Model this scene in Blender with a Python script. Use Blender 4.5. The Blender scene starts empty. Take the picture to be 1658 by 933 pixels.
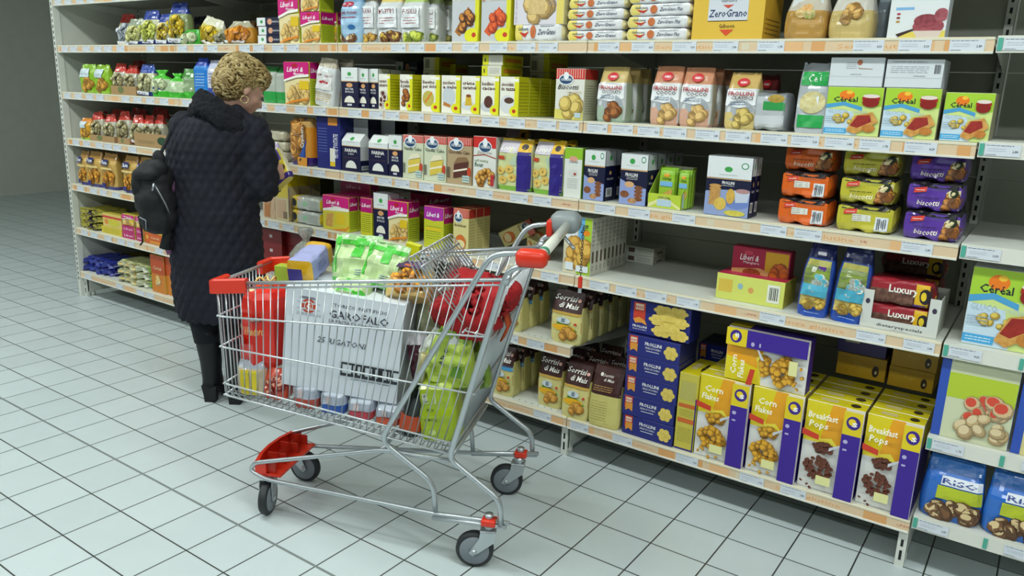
import bpy, bmesh, math, random
from mathutils import Vector, Matrix, noise
random.seed(7)
PI = math.pi
scene = bpy.context.scene
COL = scene.collection

# ------------------------------------------------------------ camera
FPX, YAW, PITCH, ROLL = 1263.87, -.6038, -.2449, .0355
CAM = Vector((0, -2.653, 1.494))
cy, sy = math.cos(YAW), math.sin(YAW); cp, sp = math.cos(PITCH), math.sin(PITCH)
FW = Vector((sy*cp, cy*cp, sp)); _r = Vector((cy, -sy, 0)); _u = _r.cross(FW)
RT = _r*math.cos(ROLL) + _u*math.sin(ROLL); UP = -_r*math.sin(ROLL) + _u*math.cos(ROLL)
cd = bpy.data.cameras.new('camera'); cam = bpy.data.objects.new('camera', cd); COL.objects.link(cam)
cd.sensor_width = 36; cd.lens = FPX/1658*36; cd.clip_start = .05
m = Matrix((RT, UP, -FW)).transposed().to_4x4(); m.translation = CAM; cam.matrix_world = m
scene.camera = cam

# ------------------------------------------------------------ world, ceiling light, exposure
w = bpy.data.worlds.new('world'); scene.world = w; w.use_nodes = True
w.node_tree.nodes['Background'].inputs[0].default_value = (.80, .95, .93, 1)
w.node_tree.nodes['Background'].inputs[1].default_value = .04
scene.view_settings.view_transform = 'Standard'; scene.view_settings.look = 'None'
scene.view_settings.exposure = 0.0; scene.view_settings.gamma = 1
scene.view_settings.use_curve_mapping = False
LAMP_POWER = 36
LAMP_SPOTS = [(x, y) for y in (-1.55, -4.3) for x in (-7.0, -4.6, -2.2, .2, 2.6)]

def ray(px, py): return FW + RT*((px-829)/FPX) - UP*((py-466.5)/FPX)
def atY(px, py, Y=0.):
    d = ray(px, py); return CAM + d*((Y-CAM.y)/d.y)
def atZ(px, py, Z=0.):
    d = ray(px, py); return CAM + d*((Z-CAM.z)/d.z)
def xon(px, Y, Z):
    A = ray(px, 0); B = ray(px, 1)-A; k = (Z-CAM.z)/(Y-CAM.y)
    y = (k*A.y-A.z)/(B.z-k*B.y)
    return atY(px, y, Y).x

# ------------------------------------------------------------ materials
_M = {}
def lin(h):
    h = h.lstrip('#').lower(); h = ''.join(x*2 for x in h) if len(h) == 3 else h; c = [int(h[i:i+2], 16)/255 for i in (0, 2, 4)]
    return [(x/12.92 if x <= .04045 else ((x+.055)/1.055)**2.4) for x in c]+[1]
def M(h, rough=.45, metal=0., trans=0., noise_amt=.0, coat=0., name=None, bump=0., bscale=60, alpha=1., nscale=8, h2=None):
    key = (h, rough, metal, trans, noise_amt, coat, bump, bscale, alpha, nscale, h2)
    if key in _M: return _M[key]
    m = bpy.data.materials.new(name or 'colour_'+h.lstrip('#')); m.use_nodes = True
    nt = m.node_tree; b = nt.nodes['Principled BSDF']
    b.inputs['Base Color'].default_value = lin(h); b.inputs['Roughness'].default_value = rough
    b.inputs['Metallic'].default_value = metal; b.inputs['Transmission Weight'].default_value = trans
    b.inputs['Coat Weight'].default_value = coat; b.inputs['Alpha'].default_value = alpha
    tc = nt.nodes.new('ShaderNodeTexCoord')
    if noise_amt or h2:
        n = nt.nodes.new('ShaderNodeTexNoise'); n.inputs['Scale'].default_value = nscale; n.inputs['Detail'].default_value = 4
        nt.links.new(tc.outputs['Object'], n.inputs['Vector'])
        r = nt.nodes.new('ShaderNodeValToRGB'); c = lin(h); c2 = lin(h2) if h2 else [x*(1-noise_amt) for x in c[:3]]+[1]
        r.color_ramp.elements[0].color = c2; r.color_ramp.elements[1].color = c
        r.color_ramp.elements[0].position = .35; r.color_ramp.elements[1].position = .65
        nt.links.new(n.outputs['Fac'], r.inputs[0]); nt.links.new(r.outputs[0], b.inputs['Base Color'])
    if bump:
        n2 = nt.nodes.new('ShaderNodeTexNoise'); n2.inputs['Scale'].default_value = bscale
        bp = nt.nodes.new('ShaderNodeBump'); bp.inputs['Strength'].default_value = bump; bp.inputs['Distance'].default_value = .01
        nt.links.new(tc.outputs['Object'], n2.inputs['Vector']); nt.links.new(n2.outputs['Fac'], bp.inputs['Height']); nt.links.new(bp.outputs[0], b.inputs['Normal'])
    _M[key] = m; return m
def print_ink(h): return M(h, .4)
def dim(h, k): return '#'+''.join('%02x' % min(255, int(int(h[i:i+2], 16)*k)) for i in (1, 3, 5))
def food(h, h2): return M(h, .6, h2=h2, nscale=70, name='food_print')
def foil(h): return M(h, .28, coat=.3, bump=.25, bscale=28, name='bag_film')
CHROME = M('#c6cbcf', .3, .75, name='zinc_wire'); CHROME2 = M('#bcc2c6', .34, .75, name='zinc_tube')
REDPL = M('#dc3218', .35, coat=.2, name='red_plastic')
FRAME = M('#d9dbd2', .5, noise_amt=.05, name='shelf_enamel'); BACK = M('#b9bbae', .6, noise_amt=.06, name='back_panel_enamel')
DARK = M('#15161a', .6)

# ------------------------------------------------------------ mesh builder
class MB:
    def __init__(s): s.v = []; s.f = []; s.m = []; s.mats = []; s.smooth = []
    def mi(s, m):
        if m not in s.mats: s.mats.append(m)
        return s.mats.index(m)
    def add(s, vs, fs, m, sm=False, X=None):
        o = len(s.v); i = s.mi(m)
        s.v += [tuple(X @ Vector(p)) if X else tuple(p) for p in vs]
        for f in fs: s.f.append([o+k for k in f]); s.m.append(i); s.smooth.append(sm)
    def box(s, x0, x1, y0, y1, z0, z1, m, X=None, bev=0.):
        if bev <= 0:
            v = [(x, y, z) for x in (x0, x1) for y in (y0, y1) for z in (z0, z1)]
            s.add(v, [(0,1,3,2),(4,6,7,5),(0,4,5,1),(2,3,7,6),(0,2,6,4),(1,5,7,3)], m, False, X); return
        b = bmesh.new(); bmesh.ops.create_cube(b, size=1)
        for v in b.verts: v.co = Vector(((x0+x1)/2+v.co.x*(x1-x0), (y0+y1)/2+v.co.y*(y1-y0), (z0+z1)/2+v.co.z*(z1-z0)))
        bmesh.ops.bevel(b, geom=b.edges[:], offset=bev, segments=3 if bev > .004 else 1, profile=.5, affect='EDGES')
        s.bm(b, m, bev > .004, X)
    def bm(s, b, m, sm=True, X=None):
        b.verts.index_update(); s.add([v.co.copy() for v in b.verts], [[v.index for v in f.verts] for f in b.faces], m, sm, X); b.free()
    def tube(s, pts, r, m, n=8, X=None, cap=True, fil=0.):
        P = [Vector(p) for p in pts]
        if fil:
            Q = [P[0]]
            for i in range(1, len(P)-1):
                a, b_, c = P[i-1], P[i], P[i+1]; d1 = (a-b_); d2 = (c-b_); l = min(fil, d1.length*.45, d2.length*.45)
                A = b_+d1.normalized()*l; B = b_+d2.normalized()*l
                for k in range(5):
                    t = k/4; Q.append(A*(1-t)**2+b_*2*t*(1-t)+B*t*t)
            Q.append(P[-1]); P = Q
        rs = r if isinstance(r, (list, tuple)) else [r]*len(P)
        vs = []; fs = []; ref = None
        for i, p in enumerate(P):
            t = (P[min(i+1, len(P)-1)]-P[max(i-1, 0)]).normalized()
            if ref is None: ref = t.orthogonal().normalized()
            ref = (ref-t*ref.dot(t)); ref = ref.normalized() if ref.length > 1e-6 else t.orthogonal().normalized()
            bn = t.cross(ref)
            for k in range(n):
                a = 2*PI*k/n; vs.append(p+(ref*math.cos(a)+bn*math.sin(a))*rs[i])
        for i in range(len(P)-1):
            for k in range(n): fs.append((i*n+k, i*n+(k+1)%n, (i+1)*n+(k+1)%n, (i+1)*n+k))
        if cap: fs.append(tuple(range(n))[::-1]); fs.append(tuple((len(P)-1)*n+k for k in range(n)))
        s.add(vs, fs, m, n > 4, X)
    def ell(s, c, r, m, X=None, seg=16, rings=10):
        b = bmesh.new(); bmesh.ops.create_uvsphere(b, u_segments=seg, v_segments=rings, radius=1)
        for v in b.verts: v.co = Vector((c[0]+v.co.x*r[0], c[1]+v.co.y*r[1], c[2]+v.co.z*r[2]))
        s.bm(b, m, True, X)
    def disc(s, c, ax, r, th, m, n=28, X=None, r2=None):
        ax = Vector(ax).normalized(); a = Vector(c)-ax*th/2; b_ = Vector(c)+ax*th/2
        e = min(th*.2, r*.1)
        s.tube([a, a+ax*e*.01, a+ax*e, b_-ax*e, b_-ax*e*.01, b_], [r*.2, r-e, r, r, r-e, r*.2], m, n, X)
    def loft(s, rings, m, cap=True, X=None, sm=True):
        n = len(rings[0]); vs = [p for R_ in rings for p in R_]; fs = []
        for i in range(len(rings)-1):
            for k in range(n): fs.append((i*n+k, i*n+(k+1)%n, (i+1)*n+(k+1)%n, (i+1)*n+k))
        if cap: fs.append(tuple(range(n))[::-1]); fs.append(tuple((len(rings)-1)*n+k for k in range(n)))
        s.add(vs, fs, m, sm, X)
    def mesh(s, name):
        me = bpy.data.meshes.new(name); me.from_pydata(s.v, [], s.f)
        for m in s.mats: me.materials.append(m)
        me.polygons.foreach_set('material_index', s.m); me.polygons.foreach_set('use_smooth', s.smooth); me.update(); return me
    def build(s, name, parent=None, loc=None, rot=None):
        o = bpy.data.objects.new(name, s.mesh(name)); COL.objects.link(o)
        if parent: o.parent = parent
        if loc: o.location = loc
        if rot: o.rotation_euler = rot
        return o
def tag(o, label=None, cat=None, group=None, kind=None):
    if label: o['label'] = label
    if cat: o['category'] = cat
    if group: o['group'] = group
    if kind: o['kind'] = kind
    return o
def empty(name, loc=(0,0,0), rz=0, **k):
    o = bpy.data.objects.new(name, None); COL.objects.link(o); o.location = loc; o.rotation_euler = (0, 0, rz); o.empty_display_size = .05
    return tag(o, **k)
def copy_tree(o, parent=None):
    c = o.copy(); COL.objects.link(c)
    if parent: c.parent = parent
    for ch in list(o.children): copy_tree(ch, c)
    return c
def remesh(mb_or_mesh, voxel, smooth=6, fac=.5):
    me = mb_or_mesh.mesh('tmp') if isinstance(mb_or_mesh, MB) else mb_or_mesh
    o = bpy.data.objects.new('tmp', me); COL.objects.link(o)
    r = o.modifiers.new('r', 'REMESH'); r.mode = 'VOXEL'; r.voxel_size = voxel; r.use_smooth_shade = True
    if smooth:
        sm = o.modifiers.new('s', 'SMOOTH'); sm.iterations = smooth; sm.factor = fac
    dg = bpy.context.evaluated_depsgraph_get(); dg.update()
    out = bpy.data.meshes.new_from_object(o.evaluated_get(dg)); bpy.data.objects.remove(o)
    for p in out.polygons: p.use_smooth = True
    return out

# ------------------------------------------------------------ printed graphics mapped on any surface F(u,v,off)
_T = {}
def text_mesh(s, bold, ital):
    k = (s, bold, ital)
    if k not in _T:
        c = bpy.data.curves.new('t', 'FONT'); c.body = s; c.resolution_u = 1; c.offset = bold*.009; c.shear = ital; c.size = 1
        o = bpy.data.objects.new('t', c); COL.objects.link(o)
        dg = bpy.context.evaluated_depsgraph_get(); dg.update(); me = bpy.data.meshes.new_from_object(o.evaluated_get(dg))
        vs = [(v.co.x, v.co.y) for v in me.vertices]; fs = [list(p.vertices) for p in me.polygons]
        bpy.data.objects.remove(o)
        x0 = min(v[0] for v in vs) if vs else 0; x1 = max(v[0] for v in vs) if vs else 1
        _T[k] = ([((v[0]-x0)/(x1-x0), v[1]) for v in vs], fs)
    return _T[k]
def decals(mb, F, W, H, ops):
    """ops in unit coordinates; text and circles keep their real aspect through W, H"""
    off = .0004
    rnd = random.Random(3); F0 = F; F = lambda u, v, o: F0(min(1, max(0, u)), min(1, max(0, v)), o)
    for op in ops:
        k = op[0]; off += .00012
        if k == 'R':
            _, u0, v0, u1, v1, c = op; nu = max(1, int(abs(u1-u0)*14)); nv = max(1, int(abs(v1-v0)*16))
            vs = [F(u0+(u1-u0)*i/nu, v0+(v1-v0)*j/nv, off) for j in range(nv+1) for i in range(nu+1)]
            fs = [(j*(nu+1)+i, j*(nu+1)+i+1, (j+1)*(nu+1)+i+1, (j+1)*(nu+1)+i) for j in range(nv) for i in range(nu)]
            mb.add(vs, fs, print_ink(c) if isinstance(c, str) else c)
        elif k == 'P':
            _, pts, c = op; mb.add([F(u, v, off) for u, v in pts], [tuple(range(len(pts)))], print_ink(c) if isinstance(c, str) else c)
        elif k == 'E':
            _, u, v, ru, rv, c = op; n = 18
            vs = [F(u, v, off)]+[F(u+ru*math.cos(2*PI*i/n)*q, v+rv*math.sin(2*PI*i/n)*q, off) for q in (.5, 1) for i in range(n)]
            fs = [(0, 1+i, 1+(i+1) % n) for i in range(n)]+[(1+i, 1+n+i, 1+n+(i+1) % n, 1+(i+1) % n) for i in range(n)]
            mb.add(vs, fs, print_ink(c) if isinstance(c, str) else c)
        elif k == 'C':   # a heap of biscuits, flakes or pasta
            _, u, v, ru, rv, n, s, c, c2 = op
            for i in range(n):
                a = rnd.random()*2*PI; q = rnd.random()**.5; x = u+ru*q*math.cos(a); y = v+rv*q*math.sin(a)
                off += .00008
                sz = s*(.75+.5*rnd.random()); n_ = 9; th = rnd.random()*PI; e = .6+.4*rnd.random()
                for g_, mt in ((1.16, print_ink(dim(c2, .74))), (1., print_ink(dim(c2, .9+.1*(i % 2)))), (.72, print_ink(dim(c, 1.04)))):  # outermost dim copy paints the shade under each piece into the artwork
                    vs = []; off += .00005; sh = (1-g_)*sz*.5
                    for j in range(n_):
                        b = 2*PI*j/n_; dx = math.cos(b)*sz*g_; dy = math.sin(b)*sz*e*g_
                        vs.append(F(x+(dx*math.cos(th)-dy*math.sin(th))-sh, y+(dx*math.sin(th)+dy*math.cos(th)+sh)*W/H, off))
                    mb.add(vs, [tuple(range(n_))], mt)
        elif k == 'T':   # text, centre u, baseline v, width uw, height vh
            _, s, u, v, uw, vh, c = op[:7]; bold = op[7] if len(op) > 7 else 0; ital = op[8] if len(op) > 8 else 0; rot = op[9] if len(op) > 9 else 0
            vs, fs = text_mesh(s, bold, ital); out = []
            for a, b in vs:
                du = (a-.5)*uw; dv = b*vh*1.35
                if rot: du, dv = -(b*vh*1.35)*H/W, (a-.5)*uw*W/H
                out.append(F(u+du, v+dv, off))
            mb.add(out, fs, print_ink(c))
        elif k == 'B':
            _, u0, v0, u1, v1 = op[:5]; c = op[5] if len(op) > 5 else '#1a1a1c'; x = u0; i = 0
            while x < u1:
                wd = (u1-u0)/28*(1+((i*7) % 3)); mb.add([F(x, v0, off), F(min(x+wd, u1), v0, off), F(min(x+wd, u1), v1, off), F(x, v1, off)], [(0,1,2,3)], print_ink(c)); x += wd*1.9; i += 1
        elif k == 'L':   # lines of small print
            _, u0, v0, u1, v1, n, c = op
            for i in range(n):
                y = v1-(v1-v0)*(i+.5)/n; hh = (v1-v0)/n*.28; x = u0
                while x < u1-.01:
                    wd = (u1-u0)*(.08+.16*rnd.random()); e = min(x+wd, u1)
                    mb.add([F(x, y-hh/2, off), F(e, y-hh/2, off), F(e, y+hh/2, off), F(x, y+hh/2, off)], [(0,1,2,3)], print_ink(c)); x = e+(u1-u0)*.03
# ------------------------------------------------------------ pack shapes (origin: bottom, front, centre)
def carton(w, h, d, D):
    mb = MB(); e = .0012
    cf, cs, ct = D['f'], D.get('s', D['f']), D.get('t', D['f'])
    b = bmesh.new(); bmesh.ops.create_cube(b, size=1)
    for v in b.verts: v.co = Vector((v.co.x*w, (v.co.y+.5)*d, (v.co.z+.5)*h))
    bmesh.ops.bevel(b, geom=b.edges[:], offset=e, segments=1, affect='EDGES'); b.normal_update()
    b.verts.index_update(); vs = [v.co.copy() for v in b.verts]
    for f in b.faces:
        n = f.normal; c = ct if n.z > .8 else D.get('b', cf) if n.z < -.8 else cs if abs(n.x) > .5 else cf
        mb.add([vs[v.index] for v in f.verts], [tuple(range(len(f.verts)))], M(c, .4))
    b.free()
    decals(mb, lambda u, v, o: ((u-.5)*(w-2*e), -o, e+v*(h-2*e)), w, h, D.get('F', []))
    decals(mb, lambda u, v, o: (w/2+o, e+u*(d-2*e), e+v*(h-2*e)), d, h, D.get('S', []))
    decals(mb, lambda u, v, o: ((u-.5)*(w-2*e), e+v*(d-2*e), h+o), w, d, D.get('T', [])+[('R', 0, .49, 1, .505, '#9a9a90')])
    return mb
def gable(w, h, d, D):
    mb = MB(); hb = h*.80; mf = M(D['f'], .4); mt = M(D['t'], .4)
    mb.box(-w/2, w/2, 0, d, 0, hb*.82, mf); mb.box(-w/2, w/2, 0, d, hb*.82, hb, mt)
    y1 = d*.42; y2 = d*.58
    mb.add([(-w/2,0,hb),(w/2,0,hb),(w/2,d,hb),(-w/2,d,hb),(-w/2,y1,h*.97),(w/2,y1,h*.97),(w/2,y2,h*.97),(-w/2,y2,h*.97),(-w/2,y1+.01,h),(w/2,y1+.01,h)],
           [(0,1,5,4),(2,3,7,6),(1,2,6,5),(3,0,4,7),(4,5,9,8),(5,6,9),(6,7,8,9),(7,4,8)], mt)
    decals(mb, lambda u, v, o: ((u-.5)*w, -o if v*h < hb else (v*h-hb)/(h*.97-hb)*y1-o*1.4, v*h if v*h < hb else hb+(v*h-hb)*.98), w, h, D.get('F', []))
    decals(mb, lambda u, v, o: (w/2+o, u*d, v*h), d, h, D.get('S', []))
    return mb
def bag(w, h, d, D):
    """standing film bag; top 'seam' closes flat, 'tuft' is gathered and tied, 'tent' keeps a gusset"""
    st = D.get('top', 'seam'); n = D.get('n', 4.); M_ = 32; N = 22; ts = D.get('ts', .62); amp = D.get('wr', .004); seed = D.get('seed', 1)
    def wd(v):
        b = 1+.05*math.sin(PI*min(v/ts, 1))
        if st == 'tuft':
            if v < .72: return w*b*(1-.0*v)
            if v < .84: return w*(b+( .30-b)*max(0, (v-.72)/.12)**.8)
            return w*(.30+.45*((v-.84)/.16))
        if v > ts: b = b-(1-D.get('tw', .9))*((v-ts)/(1-ts))
        if v < .06: b *= .93+.07*(v/.06)**.5
        return w*b
    def dp(v):
        if st == 'tuft':
            return d*(1 if v < .5 else max(.16, 1-((v-.5)/.34)**2*.84)) if v < .84 else d*.16
        q = 0 if v < ts else (v-ts)/(1-ts)
        return max(.006, d*max(0, 1-q)**.85*(.93+.07*min(1, v/.08)))
    def F(u, v, o):
        v = min(1, max(0, v)); u = min(1, max(0, u)); t = abs(2*u-1); y = -dp(v)/2*max(0, 1-t**n)**(1/n); x = (u-.5)*wd(v)
        wr = amp*noise.noise(Vector((x*38+seed*7, v*h*30, seed)))
        return (x, d/2+y+wr*min(1, (1-t)*4)-o*1.7-.0012, v*h)
    mb = MB(); rings = []
    for i in range(N+1):
        v = i/N; R_ = []
        for k in range(M_):
            a = 2*PI*(k+.5)/M_; ca, sa = math.cos(a), math.sin(a)
            x = math.copysign(abs(ca)**(2/n), ca); y = math.copysign(abs(sa)**(2/n), sa)
            X = x*wd(v)/2; Y = y*dp(v)/2; t = abs(x)
            wr = amp*noise.noise(Vector((X*38+seed*7, v*h*30, seed if sa < 0 else seed+3)))*min(1, (1-t)*4)
            z = v*h
            if v == 1 and st != 'tent': z += .004*math.sin(k*2.3)
            R_.append((X, d/2+Y+wr, z))
        rings.append(R_)
    body = foil(D['f']); topc = foil(D.get('t', D['f'])); sidec = foil(D.get('s', D['f'])); bc = D.get('b')
    for i in range(N):
        v = (i+.5)/N; m_ = topc if v > D.get('tv', .8) else (foil(bc) if bc and v < D.get('bv', .12) else body)
        for k in range(M_):
            mm = m_
            a = 2*PI*(k+1)/M_
            if 's' in D and abs(math.cos(a)) > .93 and m_ is body: mm = sidec
            mb.add([rings[i][k], rings[i][(k+1) % M_], rings[i+1][(k+1) % M_], rings[i+1][k]], [(0,1,2,3)], mm, True)
    mb.add(rings[0], [tuple(range(M_))[::-1]], body); mb.add(rings[-1], [tuple(range(M_))], topc)
    # weld
    decals(mb, F, w, h, D.get('F', []))
    return mb
def pack(w, h, d, D):
    """lying flow-wrapped pack with crimped ends left and right"""
    mb = MB(); n = 5.; N = 26; M_ = 24; amp = D.get('wr', .0025); seed = D.get('seed', 2)
    def sc(u):
        t = abs(2*u-1); e = D.get('end', .88)
        return 1 if t < e else max(.12, 1-((t-e)/(1-e))**1.3*.88)
    def P(u, a):
        ca, sa = math.cos(a), math.sin(a); k = sc(u)
        y = math.copysign(abs(ca)**(2/n), ca)*d/2*(.5+.5*k); z = math.copysign(abs(sa)**(2/n), sa)*h/2*k
        x = (u-.5)*w; wr = 1+amp*30*noise.noise(Vector((x*30+seed, a*1.5, seed)))
        return Vector((x, d/2+y*wr, h/2+z*wr))
    rings = [[P(i/N, 2*PI*(k+.5)/M_) for k in range(M_)] for i in range(N+1)]
    c0, c1 = foil(D['f']), foil(D.get('e', D['f'])); ct = foil(D.get('t', D['f']))
    for i in range(N):
        u = (i+.5)/N
        for k in range(M_):
            a = 2*PI*(k+1)/M_; mm = c1 if (u < D.get('el', .06) or u > 1-D.get('er', .06)) else (ct if math.sin(a) > .5 else c0)
            mb.add([rings[i][k], rings[i+1][k], rings[i+1][(k+1) % M_], rings[i][(k+1) % M_]], [(0,1,2,3)], mm, True)
    mb.add(rings[0], [tuple(range(M_))], c1); mb.add(rings[-1], [tuple(range(M_))[::-1]], c1)
    def F(u, v, o):
        v = min(1, max(0, v)); u = min(1, max(0, u)); z = (v*2-1)*.97; sz = abs(z)**(n/2); a = math.asin(min(1, sz)); a = PI+ (a if z < 0 else -a)
        p = P(u, a); return (p.x, p.y-o*1.5-.0006, p.z)
    decals(mb, F, w, h, D.get('F', [])); return mb
def tray(w, h, d, D):
    """open display carton, low front and stepped sides"""
    mb = MB(); t = .0022; m_ = M(D['f'], .55); mi = M(D.get('in', D['f']), .6); lo = D.get('lo', .35); sl = D.get('slope', .5)
    mb.box(-w/2, w/2, 0, d, 0, t, mi); mb.box(-w/2, w/2, d-t, d, t, h, mi)
    wl = D.get('win')  # (u0,u1,v) raised corners beside the front cut-out
    if wl:
        u0, u1 = (wl[0]-.5)*w, (wl[1]-.5)*w
        mb.box(-w/2, u0, 0, t, t, h, m_); mb.box(u1, w/2, 0, t, t, h, m_); mb.box(u0, u1, 0, t, t, h*lo, m_)
        for s in (-1, 1): mb.box(s*w/2-(t if s > 0 else 0), s*w/2+(0 if s > 0 else t), t, d-t, t, h, M(D.get('s', D['f']), .55))
    else:
        mb.box(-w/2, w/2, 0, t, t, h*lo, m_)
        for s in (-1, 1):
            x0 = s*w/2-(t if s > 0 else 0); x1 = x0+t
            pr = [(t, t), (d-t, t), (d-t, h), (d*sl, h), (t, h*lo)]
            vs = [(x, y, z) for x in (x0, x1) for y, z in pr]; q = len(pr)
            mb.add(vs, [tuple(range(q))[::-1], tuple(range(q, 2*q))]+[(i, (i+1) % q, q+(i+1) % q, q+i) for i in range(q)], M(D.get('s', D['f']), .55))
    decals(mb, lambda u, v, o: ((u-.5)*w, -o, v*h), w, h, D.get('F', []))
    decals(mb, lambda u, v, o: (w/2+o, u*d, v*h), d, h, D.get('S', []))
    return mb
SHAPE = dict(carton=carton, gable=gable, bag=bag, pack=pack, tray=tray)

# ------------------------------------------------------------ artwork
def badge(u, v, r, c1='#3b1f86', ar=1.): return [('E', u, v, r, r*ar, c1), ('E', u-r*.15, v+r*ar*.1, r*.55, r*ar*.5, '#f2d21c'), ('T', 's', u+r*.2, v-r*ar*.5, r*.8, r*ar*1.0, '#ffffff', 2)]
def redoval(u, v, r): return [('E', u, v, r, r*.38, '#c8202a'), ('T', 'FARMO', u, v-r*.12, r*1.3, r*.22, '#ffffff', 1)]
def mill_logo(u, v, r): return [('E', u, v, r, r*.42, '#e9eef2'), ('E', u, v, r*.88, r*.34, '#27496e'), ('E', u, v+r*.28, r*.35, r*.3, '#e9eef2'), ('T', 'ORGRAN', u, v-r*.1, r*1.4, r*.22, '#f4f6f8', 1)]
LIB = [('R', 0, 0, 1, .62, '#e9d9a4'), ('C', .5, .25, .42, .2, 22, .13, '#e2c078', '#d6b068'), ('R', .62, .36, 1, .56, '#e2bf1e'), ('P', [(0, .55), (.5, .66), (1, .7), (1, 1), (0, 1)], '#cc1579'), ('P', [(0, .53), (.5, .63), (1, .66), (1, .72), (.5, .69), (0, .58)], '#f4f1e8'),
       ('E', .45, .92, .12, .045, '#b81a2e'), ('T', 'Liberi &', .46, .77, .66, .12, '#ffffff', 1.5, .25), ('T', 'Mangiare', .62, .70, .42, .055, '#ffffff', 1), ('P', [(0, 0), (.35, .1), (1, .16), (1, .12), (.4, .05), (.1, 0)], '#e58c28')]
LIBS = [('R', 0, .62, 1, 1, '#b7156c'), ('T', 'Liberi', .5, .76, .8, .11, '#ffffff', 1.5, .25), ('L', .1, .08, .9, .58, 9, '#6f8a1c')]
def yel(t1, t2, food_ops): return dict(kind='carton', d=.10, f='#eceade', s='#c9c61c', t='#d6d22a', name='baking_carton', cat='carton', F=[('R', .78, 0, 1, 1, '#dfdd1e'), ('R', .5, .88, 1, .96, '#f4f2e6')]+food_ops+[('E', .78, .13, .25, .13, '#e3df22'), ('E', .78, .13, .1, .05, '#c43c1c'), ('T', t1, .4, .77, .66, .1, '#5a2c18', 2), ('T', t2, .45, .655, .74, .1, '#5a2c18', 2)],
    S=[('L', .06, .06, .94, .9, 10, '#9c9a14'), ('R', .0, .0, .03, 1, '#b1ae12')])
def frol(top, t2, bx, c1, c2, side): return dict(kind='bag', d=.075, n=5, ts=.66, tw=.92, f='#d9dadb', s=side, t=top, tv=.74, b=bx, bv=.05, name='biscuit_bag', cat='bag of biscuits',
    F=[('R', .04, .03, .96, .3, bx), ('E', .5, .32, .44, .2, '#a9aeb4'), ('C', .5, .2, .3, .13, 9, .15, c1, c2), ('P', [(.04, .42), (.5, .38), (.96, .44), (.96, .68), (.5, .73), (.04, .7)], '#eceef0')]+redoval(.5, .84, .2)+[('T', 'FROLLINI', .5, .6, .8, .075, '#b02430', 2), ('T', t2, .55, .53, .66, .06, '#2b2526', 2), ('L', .2, .42, .7, .5, 2, '#4a6a8a')])
def navy(extra=[], t1='MIX PER DOLCI'): return dict(kind='carton', d=.075, f='#14163a', s='#14163a', t='#e4e6e6', name='flour_carton', cat='carton',
    F=[('R', 0, .66, 1, 1, '#e2e6e6'), ('R', 0, .645, 1, .665, '#b98a52'), ('E', .5, .84, .12, .05, '#3fa04c'), ('L', .25, .72, .75, .77, 1, '#8fa8a0')]+(extra or [('E', .5, .56, .2, .055, '#d9a06a'), ('T', 'MIX PER', .5, .44, .5, .05, '#e8e8ea', 2), ('T', 'DOLCI', .5, .37, .5, .05, '#e8e8ea', 2), ('P', [(.18, .12)]+[(.5-.32*math.cos(a*PI/8), .12+.17*math.sin(a*PI/8)) for a in range(9)]+[(.82, .12)], '#ece9da'), ('R', .36, .04, .64, .09, '#c9ccd6')]),
    S=[('R', 0, .66, 1, 1, '#d3d7d6'), ('E', .5, .84, .14, .05, '#3fa04c'), ('R', .2, .08, .85, .26, '#d8dadd'), ('B', .3, .11, .75, .22), ('T', 'MIX PER DOLCI', .5, .45, .7, .05, '#d8d8dc', 1)])
def cake(t1, c1, c2, bgd): return dict(kind='carton', d=.06, f=bgd, s=bgd, t='#c9322e', name='cake_mix_carton', cat='carton',
    F=[('R', 0, .84, 1, 1, '#d03a34')]+[('R', .03+.07*i, .86, .05+.07*i, 1, '#ecc6bc') for i in range(14)]+mill_logo(.38, .84, .3)+[('T', t1, .5, .66, .88, .075, '#4a2a20' if c1[1] < 'a' else '#2c3c30', 1),
       ('P', [(.28, .12), (.82, .2), (.9, .5), (.3, .42)], c1), ('P', [(.28, .43), (.9, .51), (.8, .6), (.45, .58)], c2), ('P', [(.28, .25), (.85, .33), (.85, .37), (.28, .29)], '#efe4cf'), ('E', .93, .28, .08, .1, '#c9442a'), ('B', .02, .12, .14, .36), ('R', .66, .05, .95, .2, '#b9ccc8'), ('L', .68, .07, .93, .18, 2, '#4c6a68')],
    S=[('R', 0, .84, 1, 1, '#b52f2b')])
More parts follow.
